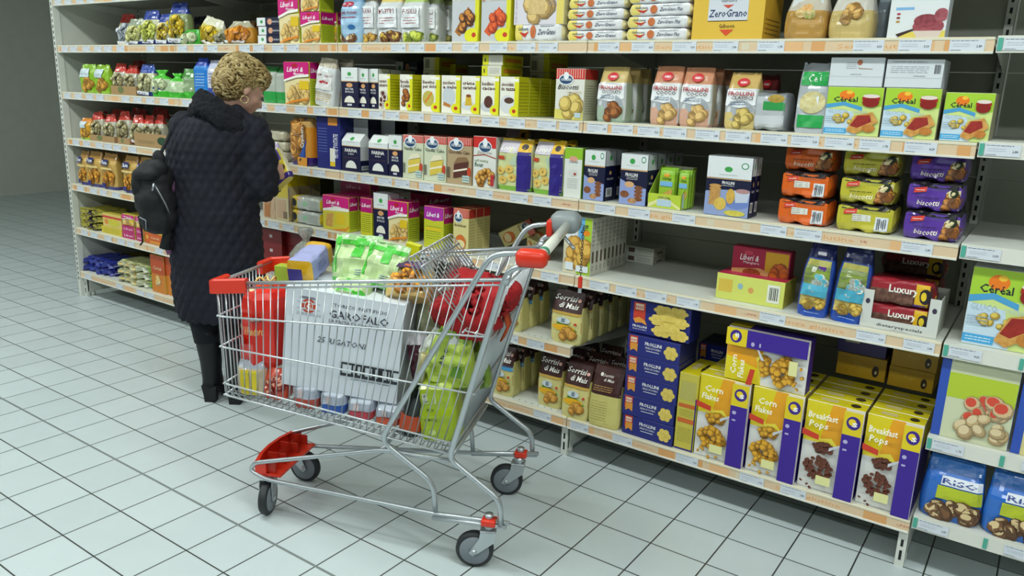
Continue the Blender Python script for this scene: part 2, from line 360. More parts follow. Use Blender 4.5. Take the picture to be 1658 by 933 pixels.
def corn(title, t2, c1, c2, n=34, s=.08): return dict(kind='carton', d=.07, f='#eee9dc', b='#3a1a92', s='#35178a', t='#e0cf1e', name='cereal_carton', cat='cereal box',
    F=[('R', 0, .52, .68, 1, '#e4d21e'), ('P', [(.3, .6), (.68, .5), (.68, 1), (.45, 1)], '#efa71c'), ('P', [(.05, .55), (.5, .62), (.68, .5), (0, .5)], '#f5e24a'), ('R', .0, .0, .66, .54, '#e7e6e2'),
       ('C', .36, .5, .17, .055, n, s*.7, c1, c2), ('C', .34, .28, .26, .12, n+14, s*.75, c1, c2), ('C', .3, .12, .26, .1, 7, s*.5, c1, c2), ('P', [(.5, .5), (.68, .58), (.68, .6), (.5, .54)], '#c9ccd6'),
       ('P', [(.0, .63), (.3, .6), (.3, .66), (0, .7)], '#cf3a22'), ('R', .34, .1, .6, .2, '#e8e4a0'), ('R', .68, .74, 1, 1, '#e5cc1a'), ('R', .68, 0, 1, .74, '#3a1a92')]+badge(.85, .88, .12, ar=.62)+
      [('T', title, .33, .84, .52 if len(title) > 5 else .36, .075, '#fffbe8', 2, .1), ('T', t2, .27, .74, .34, .075, '#fffbe8', 2, .1), ('E', .76, .66, .04, .022, '#b9b2dc'), ('R', .73, .56, .8, .58, '#b9b2dc')],
    S=[('R', 0, .74, 1, 1, '#d9c21a'), ('R', .05, .1, .1, .7, '#4a2aa4')], T=[('E', .8, .5, .09, .25, '#2c2416'), ('R', .2, .3, .5, .7, '#d8c88a')])
SOR = dict(kind='bag', d=.075, n=5, ts=.6, tw=.97, f='#d9cf86', s='#c9c076', t='#3a1d1a', tv=.72, wr=.002, name='corn_biscuit_bag', cat='bag of biscuits',
    F=[('R', .02, .62, .98, .99, '#3b1c1a'), ('R', .02, .57, .98, .62, '#c9a24a'), ('P', [(.02, .5), (.5, .56), (.98, .5), (.98, .02), (.02, .02)], '#e8dc9a'), ('P', [(.02, .44), (.5, .5), (.98, .46), (.98, .25), (.02, .3)], '#a8612e'),
       ('P', [(.03, .3), (.3, .42), (.7, .36), (.9, .28), (.5, .3)], '#4c9a34'), ('E', .45, .31, .36, .065, '#f0b41e'), ('C', .5, .2, .28, .07, 8, .13, '#d8a04a', '#c68a36'), ('E', .46, .46, .22, .06, '#cfd8dc'), ('R', .4, .42, .52, .5, '#7a8a92'), ('E', .84, .42, .05, .025, '#c63a2a'), ('E', .88, .86, .06, .03, '#e9b0a4'),
       ('T', 'Sorrisi', .44, .83, .76, .1, '#f6f2ea', 1.6, .25), ('T', 'di Mais', .58, .7, .64, .1, '#f6f2ea', 1.6, .25)])
SORB = dict(SOR, F=[o if not (o[0] == 'R' and o[4] == .62) else ('R', .02, .54, .98, .64, '#4a9ad0') for o in SOR['F']])
FLOWER = lambda u, v, r, ar: [('E', u+r*.62*math.cos(a*PI/3), v+r*.62*ar*math.sin(a*PI/3), r*.42, r*.42*ar, food('#e8cf6a', '#dcbf56')) for a in range(6)]+[('E', u, v, r*.5, r*.5*ar, food('#e8cf6a', '#d9ba50'))]
BLUE = dict(kind='carton', d=.16, f='#232a7c', s='#1c2260', t='#1b205c', name='biscuit_carton', cat='carton',
    F=[('R', .04, .35, .2, .98, '#c8402c'), ('P', [(.06, .2), (.13, .32), (.2, .2), (.2, .62), (.06, .62)], '#e59a3a'), ('R', .06, .66, .18, .9, '#f0d8c0'), ('T', 'FREE', .12, .72, .11, .1, '#c8402c', 2), ('T', 'FROLLINI', .5, .62, .32, .17, '#f2f2f4', 2.5), ('T', 'SENZA ZUCCHERO', .5, .46, .3, .09, '#e4e4ea', 1.5), ('R', .37, .33, .62, .37, '#cfd0e0')]+FLOWER(.84, .48, .13, 2.6))
BLUEBIG = dict(kind='carton', d=.1, f='#20287c', s='#191f62', t='#e3d8a0', name='biscuit_carton', cat='carton',
    F=[('R', .06, .4, .26, .94, '#c8402c'), ('P', [(.06, .42), (.16, .5), (.26, .42), (.3, .28), (.2, .34), (.1, .3)], '#e59a3a'), ('R', .09, .72, .23, .9, '#f0d8c0'), ('T', 'FREE', .16, .76, .13, .08, '#c8402c', 2), ('T', 'FROLLINI', .18, .18, .24, .07, '#f2f2f4', 2.5), ('T', 'SENZA ZUCCHERO', .18, .11, .24, .035, '#e4e4ea', 1)]+sum([FLOWER(*p) for p in [(.56, .82, .16, 1.), (.8, .84, .16, 1.), (.5, .52, .17, 1.), (.82, .55, .17, 1.), (.66, .66, .15, 1.), (.56, .2, .17, 1.), (.84, .18, .17, 1.), (.69, .36, .16, 1.)]], []))
ZG = lambda plus='', e='#e4d268': dict(kind='pack', d=.055, f='#dfe0e2', e='#e4d9a8', el=.09, er=.03, t='#e6e7ea', name='biscuit_pack', cat='pack of biscuits',
    F=[('R', .06, .06, .2, .94, e), ('P', [(.2, .06), (.2, .94), (.3, .5)], '#ece6b4'), ('P', [(.14, .5), (.2, .3), (.26, .2), (.34, .55), (.26, .42)], '#c23a2c'), ('T', 'Galbusera', .22, .58, .2, .2, '#3a4a6a', 1, .3), ('E', .42, .5, .055, .36, food('#c8703a', '#b85e2c')), ('T', 'ZeroGrano'+plus, .69, .34, .36, .32, '#22305c', 1, .35), ('L', .56, .74, .84, .9, 1, '#8a90a4')])
PB = lambda c, dk, bar: dict(kind='pack', d=.1, f=c, e=c, t='#1c1a1e' if dk else c, end=.9, wr=.006, name='biscuit_pack', cat='pack of biscuits', el=.04, er=.04,
    F=[('R', .03, .84, .97, .96, '#1c1a1e')]*dk+([('R', .68, .1, .9, .62, '#dfe3e8'), ('B', .71, .16, .87, .56, '#3a4450'), ('R', .3, .4, .6, .66, '#dfe0d8'), ('L', .31, .42, .59, .64, 3, '#9a8a70')] if bar else [('P', [(.4, .05), (.95, .05), (.95, .8), (.75, .8)], '#dfd0a0'), ('C', .76, .38, .17, .26, 9, .09, '#b87832', '#8a5220'), ('E', .84, .7, .07, .17, '#23301c'), ('L', .2, .42, .6, .5, 1, '#2a221c'), ('T', 'biscotti', .42, .2, .4, .18, '#efe6cf', 1, .2)])+
      [('P', [(.14, .62), (.36, .68), (.37, .86), (.15, .8)], '#d23420'), ('L', .17, .68, .34, .78, 1, '#f4d6cc')])
def pasta_bag(t, b, c1, c2, film='#c9c9a4', **k):
    return dict(dict(kind='bag', d=.08, n=3., ts=.6, tw=.8, f=film, t=t, tv=.74, b=b, bv=.13, wr=.012, name='pasta_bag', cat='bag of pasta',
      F=[('C', .5, .42, .36, .26, 34, .1, c1, c2), ('P', [(.1, .16), (.9, .13), (.86, .03), (.14, .05)], '#e4e6ea'), ('T', 'Pasta', .5, .05, .5, .06, b or t, 1.5)]), **k)
GREENBAG = dict(kind='bag', d=.07, n=2.6, top='tuft', f='#bcd0a8', t='#4cc030', tv=.7, b='#3fb02c', bv=.22, wr=.012, name='rice_cake_bag', cat='bag of snacks', F=[('C', .5, .45, .34, .16, 14, .12, '#d4dcb4', '#c0cc9c'), ('T', 'Riso', .5, .28, .4, .1, '#20408a', 2), ('R', .36, .2, .62, .24, '#3fb02c')])
PASTAK = dict(kind='bag', d=.07, n=4, ts=.72, f='#c9a55c', s='#b8944e', t='#a87c3a', b='#33307c', bv=.1, name='pasta_bag', cat='bag of pasta', F=[('C', .5, .33, .36, .2, 26, .1, '#e0a238', '#cc8428'), ('R', .12, .68, .62, .84, '#262a66'), ('T', 'Pasta', .37, .71, .44, .1, '#f0f0f4', 2), ('R', .1, .04, .4, .17, '#33307c'), ('R', .1, .56, .9, .62, '#e4c984')])
DS = lambda w_: dict(kind='bag', d=.065, n=5, ts=.74, tw=.95, f='#cfd49a', s='#cfc9a0', t='#d8b428', tv=.9, name='biscuit_bag', cat='bag of biscuits', b='#7cb038', bv=.07,
    F=[('R', .02, .74, .62, .97, '#c9c2cc'), ('P', [(.02, .62), (.6, .7), (.6, .5), (.02, .45)], '#b8ccb0'), ('R', .62, .0, .99, .77, '#2c1f7e'), ('R', .62, .77, .99, .98, '#e6b41c'), ('E', .81, .87, .1, .055, '#241a1a'), ('T', 'Loops', .32, .79, .5, .1, '#f7f4ee', 2, .3), ('R', .02, .6, .25, .67, '#c84a24')]+[('E', x, y, .13, .08, food('#e3c46a', '#d4ac4c')) for x, y in [(.14, .38), (.4, .42), (.22, .2), (.48, .26)]]+[('E', x, y, .035, .022, '#a8843a') for x, y in [(.14, .38), (.4, .42), (.22, .2), (.48, .26)]])
CER = lambda: [('R', 0, 0, 1, 1, '#cfe08a'), ('P', [(0, .62), (1, .62), (1, 1), (0, 1)], '#a8cf3a'), ('P', [(0, .0), (.62, 0), (.5, .5), (0, .55)], '#c8dcea'), ('E', .36, .84, .14, .1, '#ef7d1c'), ('E', .4, .9, .06, .04, '#f6c23c'), ('P', [(0, .55), (.32, .62), (.66, .52), (.66, .6), (.32, .7), (0, .64)], '#4f9fd0'), ('T', 'Céréal', .34, .7, .44, .11, '#20242a', 2), ('T', 'GLUCO', .22, .46, .36, .09, '#a9bccb', 1), ('T', 'CONTROL', .62, .46, .3, .07, '#c6d4dc', .5), ('R', 0, .03, .42, .14, '#49a7dc'), ('L', .04, .05, .38, .12, 2, '#e4f2fa'),
    ('C', .45, .35, .3, .08, 14, .05, '#d9bf5c', '#c8a83e'), ('E', .8, .78, .16, .09, '#a8281e'), ('E', .8, .7, .15, .1, '#8c1c18'), ('E', .8, .83, .15, .04, '#e8d8d0'), ('P', [(.42, .1), (.56, .42), (.86, .5), (.98, .3), (.7, .1), (.58, .03)], food('#d8a458', '#c48a3c')), ('P', [(.48, .2), (.6, .42), (.82, .44), (.86, .3), (.62, .16)], food('#8c1a14', '#a52a1c')), ('E', .82, .16, .12, .08, food('#c98436', '#b46e28')), ('L', .02, .26, .3, .4, 3, '#93a3b4')]
# ------------------------------------------------------------ the room
def wood(): pass
TILE, GX, GY = .1992, -3.737, -.5783
def floor_mat():
    m = bpy.data.materials.new('floor_tiles'); m.use_nodes = True; nt = m.node_tree; N_ = nt.nodes; L = nt.links; b = N_['Principled BSDF']
    g = N_.new('ShaderNodeNewGeometry'); sep = N_.new('ShaderNodeSeparateXYZ'); L.new(g.outputs['Position'], sep.inputs[0])
    def mth(op, a, b_=None, c=None):
        n = N_.new('ShaderNodeMath'); n.operation = op
        for i, x in enumerate((a, b_, c)):
            if x is None: continue
            if isinstance(x, (int, float)): n.inputs[i].default_value = x
            else: L.new(x, n.inputs[i])
        return n.outputs[0]
    def joint(src, off, wd):
        q = mth('DIVIDE', mth('SUBTRACT', src, off), TILE); fr = mth('SUBTRACT', q, mth('FLOOR', mth('ADD', q, .5)))
        return mth('LESS_THAN', mth('ABSOLUTE', fr), wd/TILE), mth('FLOOR', q)
    jx, cx = joint(sep.outputs[0], GX, .0026); jy, cy_ = joint(sep.outputs[1], GY, .0026)
    wide = mth('LESS_THAN', mth('ABSOLUTE', mth('SUBTRACT', sep.outputs[1], GY-3*TILE)), .0050)
    grout = mth('MAXIMUM', jx, jy)
    cmb = N_.new('ShaderNodeCombineXYZ'); L.new(cx, cmb.inputs[0]); L.new(cy_, cmb.inputs[1])
    wn = N_.new('ShaderNodeTexWhiteNoise'); L.new(cmb.outputs[0], wn.inputs['Vector'])
    ns = N_.new('ShaderNodeTexNoise'); ns.inputs['Scale'].default_value = 5; ns.inputs['Detail'].default_value = 6; L.new(g.outputs['Position'], ns.inputs['Vector'])
    ns2 = N_.new('ShaderNodeTexNoise'); ns2.inputs['Scale'].default_value = 38; L.new(g.outputs['Position'], ns2.inputs['Vector'])
    v = mth('ADD', mth('ADD', .93, mth('MULTIPLY', wn.outputs['Value'], .06)), mth('MULTIPLY', mth('SUBTRACT', ns.outputs['Fac'], .5), .10))
    mul = N_.new('ShaderNodeVectorMath'); mul.operation = 'SCALE'; mul.inputs[0].default_value = (.555, .625, .635); L.new(v, mul.inputs['Scale'])
    sp = mth('GREATER_THAN', ns2.outputs['Fac'], .76)
    def mix(f, a, c):
        n = N_.new('ShaderNodeMix'); n.data_type = 'RGBA'; L.new(f, n.inputs['Factor']); L.new(a, n.inputs[6]); n.inputs[7].default_value = c; return n.outputs[2]
    c = mix(mth('MULTIPLY', sp, .35), mul.outputs[0], (.38, .42, .41, 1)); c = mix(grout, c, (.045, .05, .045, 1)); c = mix(wide, c, (.20, .23, .225, 1))
    L.new(c, b.inputs['Base Color']); b.inputs['Roughness'].default_value = .32
    bp = N_.new('ShaderNodeBump'); bp.inputs['Strength'].default_value = .25; bp.inputs['Distance'].default_value = .002
    L.new(mth('SUBTRACT', 1., mth('MAXIMUM', grout, wide)), bp.inputs['Height']); L.new(bp.outputs[0], b.inputs['Normal']); return m
mb = MB(); mb.box(-11, 3.5, -7, 3.2, -.08, 0, floor_mat()); tag(mb.build('floor'), kind='structure')
mb = MB(); mb.box(-11, 3.5, -7, 3.2, 3.3, 3.36, M('#cfd2cc', .8)); tag(mb.build('ceiling'), kind='structure')
mb = MB(); mb.box(-11, 3.5, 3.2, 3.3, 0, 3.3, M('#c4c6bc', .8, noise_amt=.05)); tag(mb.build('wall_back'), kind='structure')
mb = MB(); mb.box(-11.1, -11, -7, 3.3, 0, 3.3, M('#c4c6bc', .8, noise_amt=.05)); tag(mb.build('wall_left'), kind='structure')
TUBE = bpy.data.materials.new('lamp_tube'); TUBE.use_nodes = True; _b = TUBE.node_tree.nodes['Principled BSDF']
_b.inputs['Emission Color'].default_value = (.93, 1, .96, 1); _b.inputs['Emission Strength'].default_value = 6
for i, (x, y) in enumerate(LAMP_SPOTS):
    t = empty('ceiling_light', (x, y, 3.3), label='white fluorescent ceiling light fitting above the aisle', cat='light', group='ceiling lights above the aisle')
    mb = MB(); mb.box(-.75, .75, -.15, .15, -.05, 0, M('#e6e8e4', .5)); mb.build('housing', t)
    for s in (-1, 1):
        mb = MB(); mb.tube([(-.7, s*.07, -.075), (.7, s*.07, -.075)], .016, TUBE, 10); mb.build('tube', t)
    l = bpy.data.lights.new('tube_light', 'AREA'); l.shape = 'RECTANGLE'; l.size = 1.4; l.size_y = .28; l.energy = LAMP_POWER; l.color = (.93, 1, .97)
    lo = bpy.data.objects.new('tube_light', l); COL.objects.link(lo); lo.parent = t; lo.location = (0, 0, -.1)

# ------------------------------------------------------------ shelving
BAYX = [-5.50, -4.171, -2.865, -1.5245, -.2114]
RH = .046
ZB = [1.935, 1.647, 1.3535, 1.052, .7475, .445, .135]      # underside of each price rail; deck = +RH
DECK = [z+RH for z in ZB]
DEPTH = .58
RAILW = M('#dcdcd2', .35); PEACH = M('#dcc2a0', .4); ORANGE = M('#d9a268', .4); TAGM = M('#d4dae2', .4); LIP = M('#ddd6bd', .45)
def rail_mesh(w_, seed, words=True):
    rd = random.Random(seed); mb = MB()
    mb.box(0, w_, -.004, .012, RH-.009, RH, LIP, bev=.0015); mb.box(0, w_, -.006, .008, .0, .007, RAILW, bev=.001); mb.box(0, w_, -.002, .008, .007, RH-.009, PEACH)
    F = lambda u, v, o: (u*w_, -.002-o*.5, .007+v*(RH-.016))
    x = .02; ops = []
    while x < .97:
        k = rd.random(); wd = .03+.05*rd.random()
        if k < .45: ops.append(('R', x, 0, min(.99, x+wd), 1, ORANGE if k < .25 else print_ink('#e2b482')))
        elif k < .6: ops.append(('R', x, .1, min(.99, x+.02), .9, print_ink('#d8cdb4')))
        elif k < .78: ops.append(('T', '-30%', x+.02, .35, .035, .28, '#c8503c', 0, .3, 0))
        x += wd+.02
    if words:
        for cx in (.2+.1*rd.random(), .68+.1*rd.random()): ops.append(('R', cx-.1, .02, cx+.1, .98, PEACH)); ops.append(('T', 'Senza glutine', cx, .26, .17, .48, '#dba066', .6))
    decals(mb, F, w_, RH-.016, ops); return mb
TAGS = []
for i in range(4):
    mb = MB(); mb.box(-.044, .044, -.0012, 0, 0, .033, TAGM)
    F = lambda u, v, o: ((u-.5)*.088, -.0012-o, v*.033)
    decals(mb, F, .088, .033, [('L', .04, .82, .8, .96, 1, '#454a58'), ('L', .04, .04, .35, .16, 1, '#30343e'), ('L', .1, .35, .6, .7, 2, '#c0c6d2'), ('T', ['1,75', '2,80', '3,20', '4,20'][i], .86, .34, .16, .2, '#454a58', 1)])
    TAGS.append(mb.mesh('price_tag'))
def put_tags(parent, px_list, x0, z, y=-.0032):
    for k, x in enumerate(px_list):
        o = bpy.data.objects.new('price_tag', TAGS[(k*3+int(z*10)) % 4]); COL.objects.link(o); o.parent = parent; o.location = (x-x0, y, .0065)
BAYLAB = ['far left shelving bay at the end of the aisle with an open end panel', 'shelving bay behind the woman in the dark coat', 'shelving bay behind the trolley basket with flour and cake mixes', 'near right shelving bay with cereal boxes and one empty shelf']
for b in range(4):
    x0, x1 = BAYX[b], BAYX[b+1]; W = x1-x0
    bay = empty('shelving_bay', (x0, 0, 0), label=BAYLAB[b], cat='shelving', group='white steel shelving bays')
    mb = MB()
    for k in range(6): mb.box(.002, W-.002, DEPTH+.006, DEPTH+.022, .18+k*.36, .18+k*.36+.357, BACK)
    mb.build('back_panel', bay)
    for xx in ([.016, W-.016] if b == 0 else [W-.016]):
        mb = MB(); mb.box(xx-.013, xx+.013, DEPTH-.02, DEPTH+.03, 0, 2.35, FRAME)
        for k in range(60): mb.box(xx-.004, xx+.004, DEPTH-.0212, DEPTH-.02, .2+k*.035, .218+k*.035, DARK)
        mb.build('upright', bay)
        mb = MB(); mb.box(xx-.014, xx+.014, .02, DEPTH, .03, .125, FRAME, bev=.002); mb.box(xx-.014, xx+.014, .012, .03, 0, ZB[6], FRAME)
        mb.box(xx-.004, xx+.004, .011, .0125, .025, .06, DARK); mb.box(xx-.004, xx+.004, .011, .0125, .075, .1, DARK); mb.tube([(xx, .06, 0), (xx, .06, .03)], .016, FRAME, 12); mb.build('base_foot', bay)
    if b == 0:
        mb = MB(); mb.box(-.022, -.004, .0, DEPTH+.02, .10, 2.3, M('#c9ccc2', .55, noise_amt=.05)); 
        mb.box(-.03, .0, -.012, .03, 0.0, 2.3, FRAME)
        for k in range(62): mb.box(-.019, -.011, -.0132, -.012, .12+k*.035, .14+k*.035, DARK)
        mb.build('end_panel', bay)
    for s in range(7):
        if s == 5 and b == 3: continue
        mb = MB(); z = ZB[s]; mb.box(.003, W-.003, .008, DEPTH, RH-.004, RH, FRAME); mb.box(.003, W-.003, .008, DEPTH, RH-.012, RH-.004, M('#8f9188', .6))
        mb.box(.003, W-.003, .0, .02, .004, RH-.004, FRAME)
        if s >= 5:
            for r_ in range(2):
                for k in range(int(W/.033)): mb.add([(.02+k*.033+.004*math.cos(a*PI/3), .03+r_*.25+.003*math.sin(a*PI/3), RH+.0005) for a in range(6)], [tuple(range(6))], DARK)
        for xx in (.006, W-.006):   # bracket
            mb.add([(xx+q, y, zz) for q in (-.0015, .0015) for y, zz in ((.04, RH-.012), (DEPTH, RH-.012), (DEPTH, RH-.075), (DEPTH-.06, RH-.075))], [(0,1,2,3), (7,6,5,4), (0,4,5,1), (1,5,6,2), (2,6,7,3), (3,7,4,0)], FRAME)
        sh = mb.build('shelf', bay, (0, 0, z))
        rl = rail_mesh(W-.004, b*10+s).build('price_rail', sh, (.002, -.002, 0))
        rd = random.Random(100+b*7+s); x = .06+.06*rd.random(); xs = []
        dens = .62 if s < 3 else .8
        if s == 6: dens = 1.6
        while x < W-.05:
            xs.append(x0+x); x += .1+.10*rd.random()*dens+(.16 if rd.random() < .22*dens else 0)
        if b < 3 or s != 5: put_tags(sh, xs, x0, z, -.0052)

# neighbouring bay at the right end, with plain white rails
xr = BAYX[4]+.004
bay = empty('shelving_bay', (xr, 0, 0), label='shelving bay with white and teal rails at the right edge', cat='shelving', group='white steel shelving bays')
mb = MB(); [mb.box(.0, 1.3, DEPTH+.006, DEPTH+.022, .18+k*.36, .537+k*.36, BACK) for k in range(6)]; mb.build('back_panel', bay)
mb = MB(); mb.box(1.285, 1.315, DEPTH-.02, DEPTH+.03, 0, 2.35, FRAME); mb.build('upright', bay)
for z in (.16, .44, .75, 1.06, 1.36, 1.65, 1.935):
    mb = MB(); mb.box(0, 1.3, .0, DEPTH, RH-.012, RH, FRAME); mb.box(0, 1.3, -.006, .0, 0, RH, RAILW); sh = mb.build('shelf', bay, (0, 0, z))
    for q in (.002, .2): mb = MB(); mb.box(q, q+.012, -.009, -.006, .006, .04, M('#4fa793')); mb.build('rail_divider', sh)
    put_tags(sh, [xr+.06, xr+.3, xr+.42, xr+.7], xr, z, -.0075)
mb = MB(); mb.box(1.29, 1.31, .02, DEPTH, 0, .15, FRAME); mb.build('base_foot', bay)
# ------------------------------------------------------------ goods on the shelves
ORD = ['', 'top', 'second', 'third', 'fourth', 'fifth', 'bottom']
SECOND = ['', 'first', 'second', 'third', 'fourth', 'fifth', 'sixth', 'seventh', 'eighth', 'ninth', 'tenth']
USED = {}
def lab(desc, S, tail=''):
    s = desc + (', ' + ORD[S] + ' shelf' if S else '') + (', ' + tail if tail else '')
    if s in USED: print('DUPLABEL', s)
    USED[s] = 1
    return s
def place(D, xl, xr_, yt, S, desc, Y=.02, n=1, d=None, z0=0., gap=.004, rz=0, rx=0, h=None, w=None, group=None, stack=1, ry=0, back='', name=None, hb=None):
    """xl, xr_, yt: left, right and top of the front face in photo pixels, taken on the plane Y of the shelf S"""
    zd = DECK[S]+z0+.0006; x0, x1 = xon(xl, Y, zd), xon(xr_, Y, zd); W = w or (x1-x0)*.985
    H = h or (atY((xl+xr_)/2, yt, Y).z-zd); d = d or D.get('d', .08)
    me = SHAPE[D['kind']](W, H, d, D).mesh(D['name'])
    g = group or (desc+'s, '+ORD[S]+' shelf' if n*stack > 1 else None)
    out = []; jr = random.Random(int(xl*7+S))
    for j in range(stack):
        jx, ja = (jr.uniform(-.003, .003), jr.uniform(-1.6, 1.6)) if stack > 1 else (0, 0)
        for i in range(n):
            o = bpy.data.objects.new(name or D['name'], me); COL.objects.link(o)
            o.location = ((x0+x1)/2+jx, Y+i*(d+gap), zd+j*(H+.001)); o.rotation_euler = (math.radians(rx), math.radians(ry), math.radians(rz+ja))
            t = []
            if stack > 1: t.append('lowest of stack' if j == 0 else 'topmost of stack' if j == stack-1 else SECOND[j+1]+' up in stack')
            if n > 1: t.append('front one' if i == 0 else SECOND[i+1]+' back in its row')
            tag(o, lab(desc, S, ', '.join(t) or back), D['cat'], g); out.append(o)
    return out
LI = dict(kind='carton', d=.055, f='#c9c62a', s='#b9c02a', t='#c9157a', name='cracker_carton', cat='carton', F=LIB, S=LIBS)
P_ = place
# ---- top shelf
P_(pasta_bag('#b8322c', '#d8c49a', '#c9d0d8', '#aab4c0'), 190, 214, 22, 1, 'red topped clear bag at the left end', h=None, Y=.12)
P_(pasta_bag('#2c4396', '#22387e', '#e0dc96', '#c9c878'), 202, 228, 30, 1, 'blue topped bag of pale noodle nests', seed=1) if 0 else P_(pasta_bag('#9aa690', '#22387e', '#e0dc96', '#c9c878', seed=3), 202, 228, 30, 1, 'pale noodle nests in a bag with blue foot')
P_(pasta_bag('#2c4396', '#22387e', '#dede6a', '#bfc850', seed=4), 227, 254, 16, 1, 'yellow noodles in a blue topped clear bag')
P_(pasta_bag('#34489a', '#22387e', '#e2c832', '#c8a820', seed=5), 253, 273, 22, 1, 'yellow pasta in a small blue topped bag')
P_(pasta_bag('#2c4396', '#2a3a5e', '#e6c81c', '#c9a812', seed=6, film='#93a06a'), 271, 300, 3, 1, 'tallest blue topped pasta bag')
P_(dict(GREENBAG, seed=5, top='seam', f='#3fae34', t='#3aa830', b='#3aa830'), 288, 318, 48, 1, 'bright green bag slumped at the shelf front', Y=.01, d=.06)
P_(pasta_bag('#e4e2c8', '#c9a81c', '#e8c81e', '#d0ae14', film='#d9cf6a', seed=8), 318, 352, 28, 1, 'yellow pasta bag with a white label, leaning right', Y=.05, ry=14)
P_(pasta_bag('#b9b49a', '#b8842a', '#e79a24', '#d8841a', film='#c98a2c', seed=9, top='seam', tw=.6), 361, 404, 34, 1, 'orange pasta in a squat clear bag', Y=.01)
P_(pasta_bag('#9a9a84', None, '#a8a484', '#8a8664', film='#8a8a6c', seed=10), 345, 366, 48, 1, 'clear grey bag between yellow and orange pasta', Y=.03)
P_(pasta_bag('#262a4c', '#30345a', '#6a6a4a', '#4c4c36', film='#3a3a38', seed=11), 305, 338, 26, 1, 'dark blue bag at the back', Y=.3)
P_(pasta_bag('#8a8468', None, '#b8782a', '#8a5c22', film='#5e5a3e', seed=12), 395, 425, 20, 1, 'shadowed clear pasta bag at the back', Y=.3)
BIO = dict(kind='carton', d=.16, f='#1b1f3c', s='#1b1f3c', t='#23284a', name='flour_carton', cat='carton', F=[('R', 0, 0, .36, 1, '#e4e8e8'), ('E', .2, .5, .06, .2, '#3f9a5c'), ('E', .55, .5, .1, .36, '#d9a080'), ('T', 'MIX PER DOLCI', .82, .38, .3, .22, '#d8d8dc', 1.5)])
P_(BIO, 418, 456, 52, 1, 'navy and white carton lying flat', stack=3, h=.042, group='lying navy cartons on the top shelf', Y=.03)
P_(LI, 453, 486, -7, 1, 'tall pink and yellow cracker carton cut by the frame')
P_(LI, 488, 519, 19, 1, 'pink and yellow cracker carton', stack=2, d=.09)
P_(LI, 525, 547, 20, 1, 'pink cracker carton half hidden by the blue bag', Y=.12, d=.08)
FL = lambda t, c, tx, pics=('#d9b04a', '#c09040'), **k: dict(dict(kind='bag', d=.085, n=4.2, ts=.7, tw=.85, f='#d3d6d6', t=c, tv=.84, wr=.008, name='flour_bag', cat='bag of flour', F=[('C', .5, .1, .42, .07, 14, .13, *pics), ('R', .1, .3, .9, .72, '#e2e5e8'), ('T', t, .5, .58, .62, .1, tx, 2), ('L', .2, .36, .8, .52, 3, '#a04a48')]), **k)
P_(FL('Low Protein', '#7fa6c8', '#a02838', ('#c8a078', '#a87c50'), f='#9cc0dc', F=[('E', .42, .78, .3, .055, '#b81e3a'), ('T', 'FARMO', .42, .765, .4, .035, '#fff', 2), ('T', 'Low Protein', .46, .58, .8, .07, '#a02838', 1), ('L', .1, .48, .8, .55, 1, '#a02838'), ('E', .62, .32, .16, .05, '#2a6aa8'), ('C', .4, .1, .36, .05, 8, .13, '#dcc8a0', '#8a5c3a')]), 549, 582, -12, 1, 'light blue flour bag')
P_(FL('FARINA', '#c9b89a', '#8a3038', seed=12), 585, 607, -14, 1, 'white flour bag left of the muffin mix', Y=.05)
P_(FL('MUFFIN', '#dfc87c', '#8a3038', ('#c8a840', '#7c4a2a'), seed=13), 609, 646, -12, 1, 'muffin mix bag with a gold top')
P_(FL('FUSILLI', '#b8cc7a', '#7a3a30', ('#c4cc4a', '#98a838'), seed=14), 647, 682, -12, 1, 'white and lime pasta bag beside the muffin mix')
P_(FL('FUSILLI', '#b8c890', '#7a3a30', ('#b4bc5a', '#88983a'), seed=15), 684, 706, -10, 1, 'narrow white and lime pasta bag', Y=.08)
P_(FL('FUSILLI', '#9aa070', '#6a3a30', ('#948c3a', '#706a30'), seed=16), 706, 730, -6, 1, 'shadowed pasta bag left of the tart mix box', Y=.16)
def bigmix(t, c, c2): return dict(kind='carton', d=.06, f='#e2e0d8', s='#c9c61c', t='#d9d82a', name='cake_mix_carton', cat='carton', F=[('R', 0, 0, 1, .82, '#c3c6ca'), ('R', .86, 0, 1, 1, '#dcd81e'), ('P', [(.1, .2), (.3, .1), (.8, .55), (.6, .7)], food(c, c2)), ('C', .5, .42, .26, .18, 16, .11, c, c2), ('E', .8, .12, .3, .15, '#e0dc22'), ('E', .85, .13, .08, .05, '#c43c1c'), ('T', t, .45, .84, .8, .09, '#b06848', 1)])
P_(bigmix('crostata', '#c98434', '#6a3a1c'), 731, 775, -14, 1, 'tart base mix box')
P_(bigmix('pizza', '#e0602c', '#c84a28'), 778, 826, -14, 1, 'pizza base mix box')
ZB1 = dict(kind='carton', d=.08, f='#d9d4dc', s='#d4cc9a', t='#e0dcd0', name='biscuit_carton', cat='carton', F=[('R', .86, 0, 1, 1, '#e2cf6a'), ('C', .45, .5, .26, .3, 10, .14, '#d6b878', '#c4a262'), ('R', .3, .3, .64, .78, food('#d9be84', '#c8a86c')), ('L', .7, .55, .85, .75, 3, '#8a7a9a'), ('T', 'SENZA', .06, .5, .5, .05, '#b8a8c0', 1, 0, 1)])
P_(dict(ZG(), d=.08, F=ZG()['F']), 829, 911, 36, 1, 'flat white and lilac cracker pack under a box')
P_(ZB1, 831, 913, -16, 1, 'lilac and yellow cracker box', z0=.062, group=None)
P_(ZG(), 914, 1010, 46, 1, 'white biscuit pack in the left stack', stack=6, h=.0375, d=.06, group='biscuit packs in the left stack on the top shelf')
P_(ZG(' Plus', '#e0cf70'), 1011, 1116, 44, 1, 'white biscuit pack in the right stack', stack=5, h=.041, d=.06, group='biscuit packs in the right stack on the top shelf')
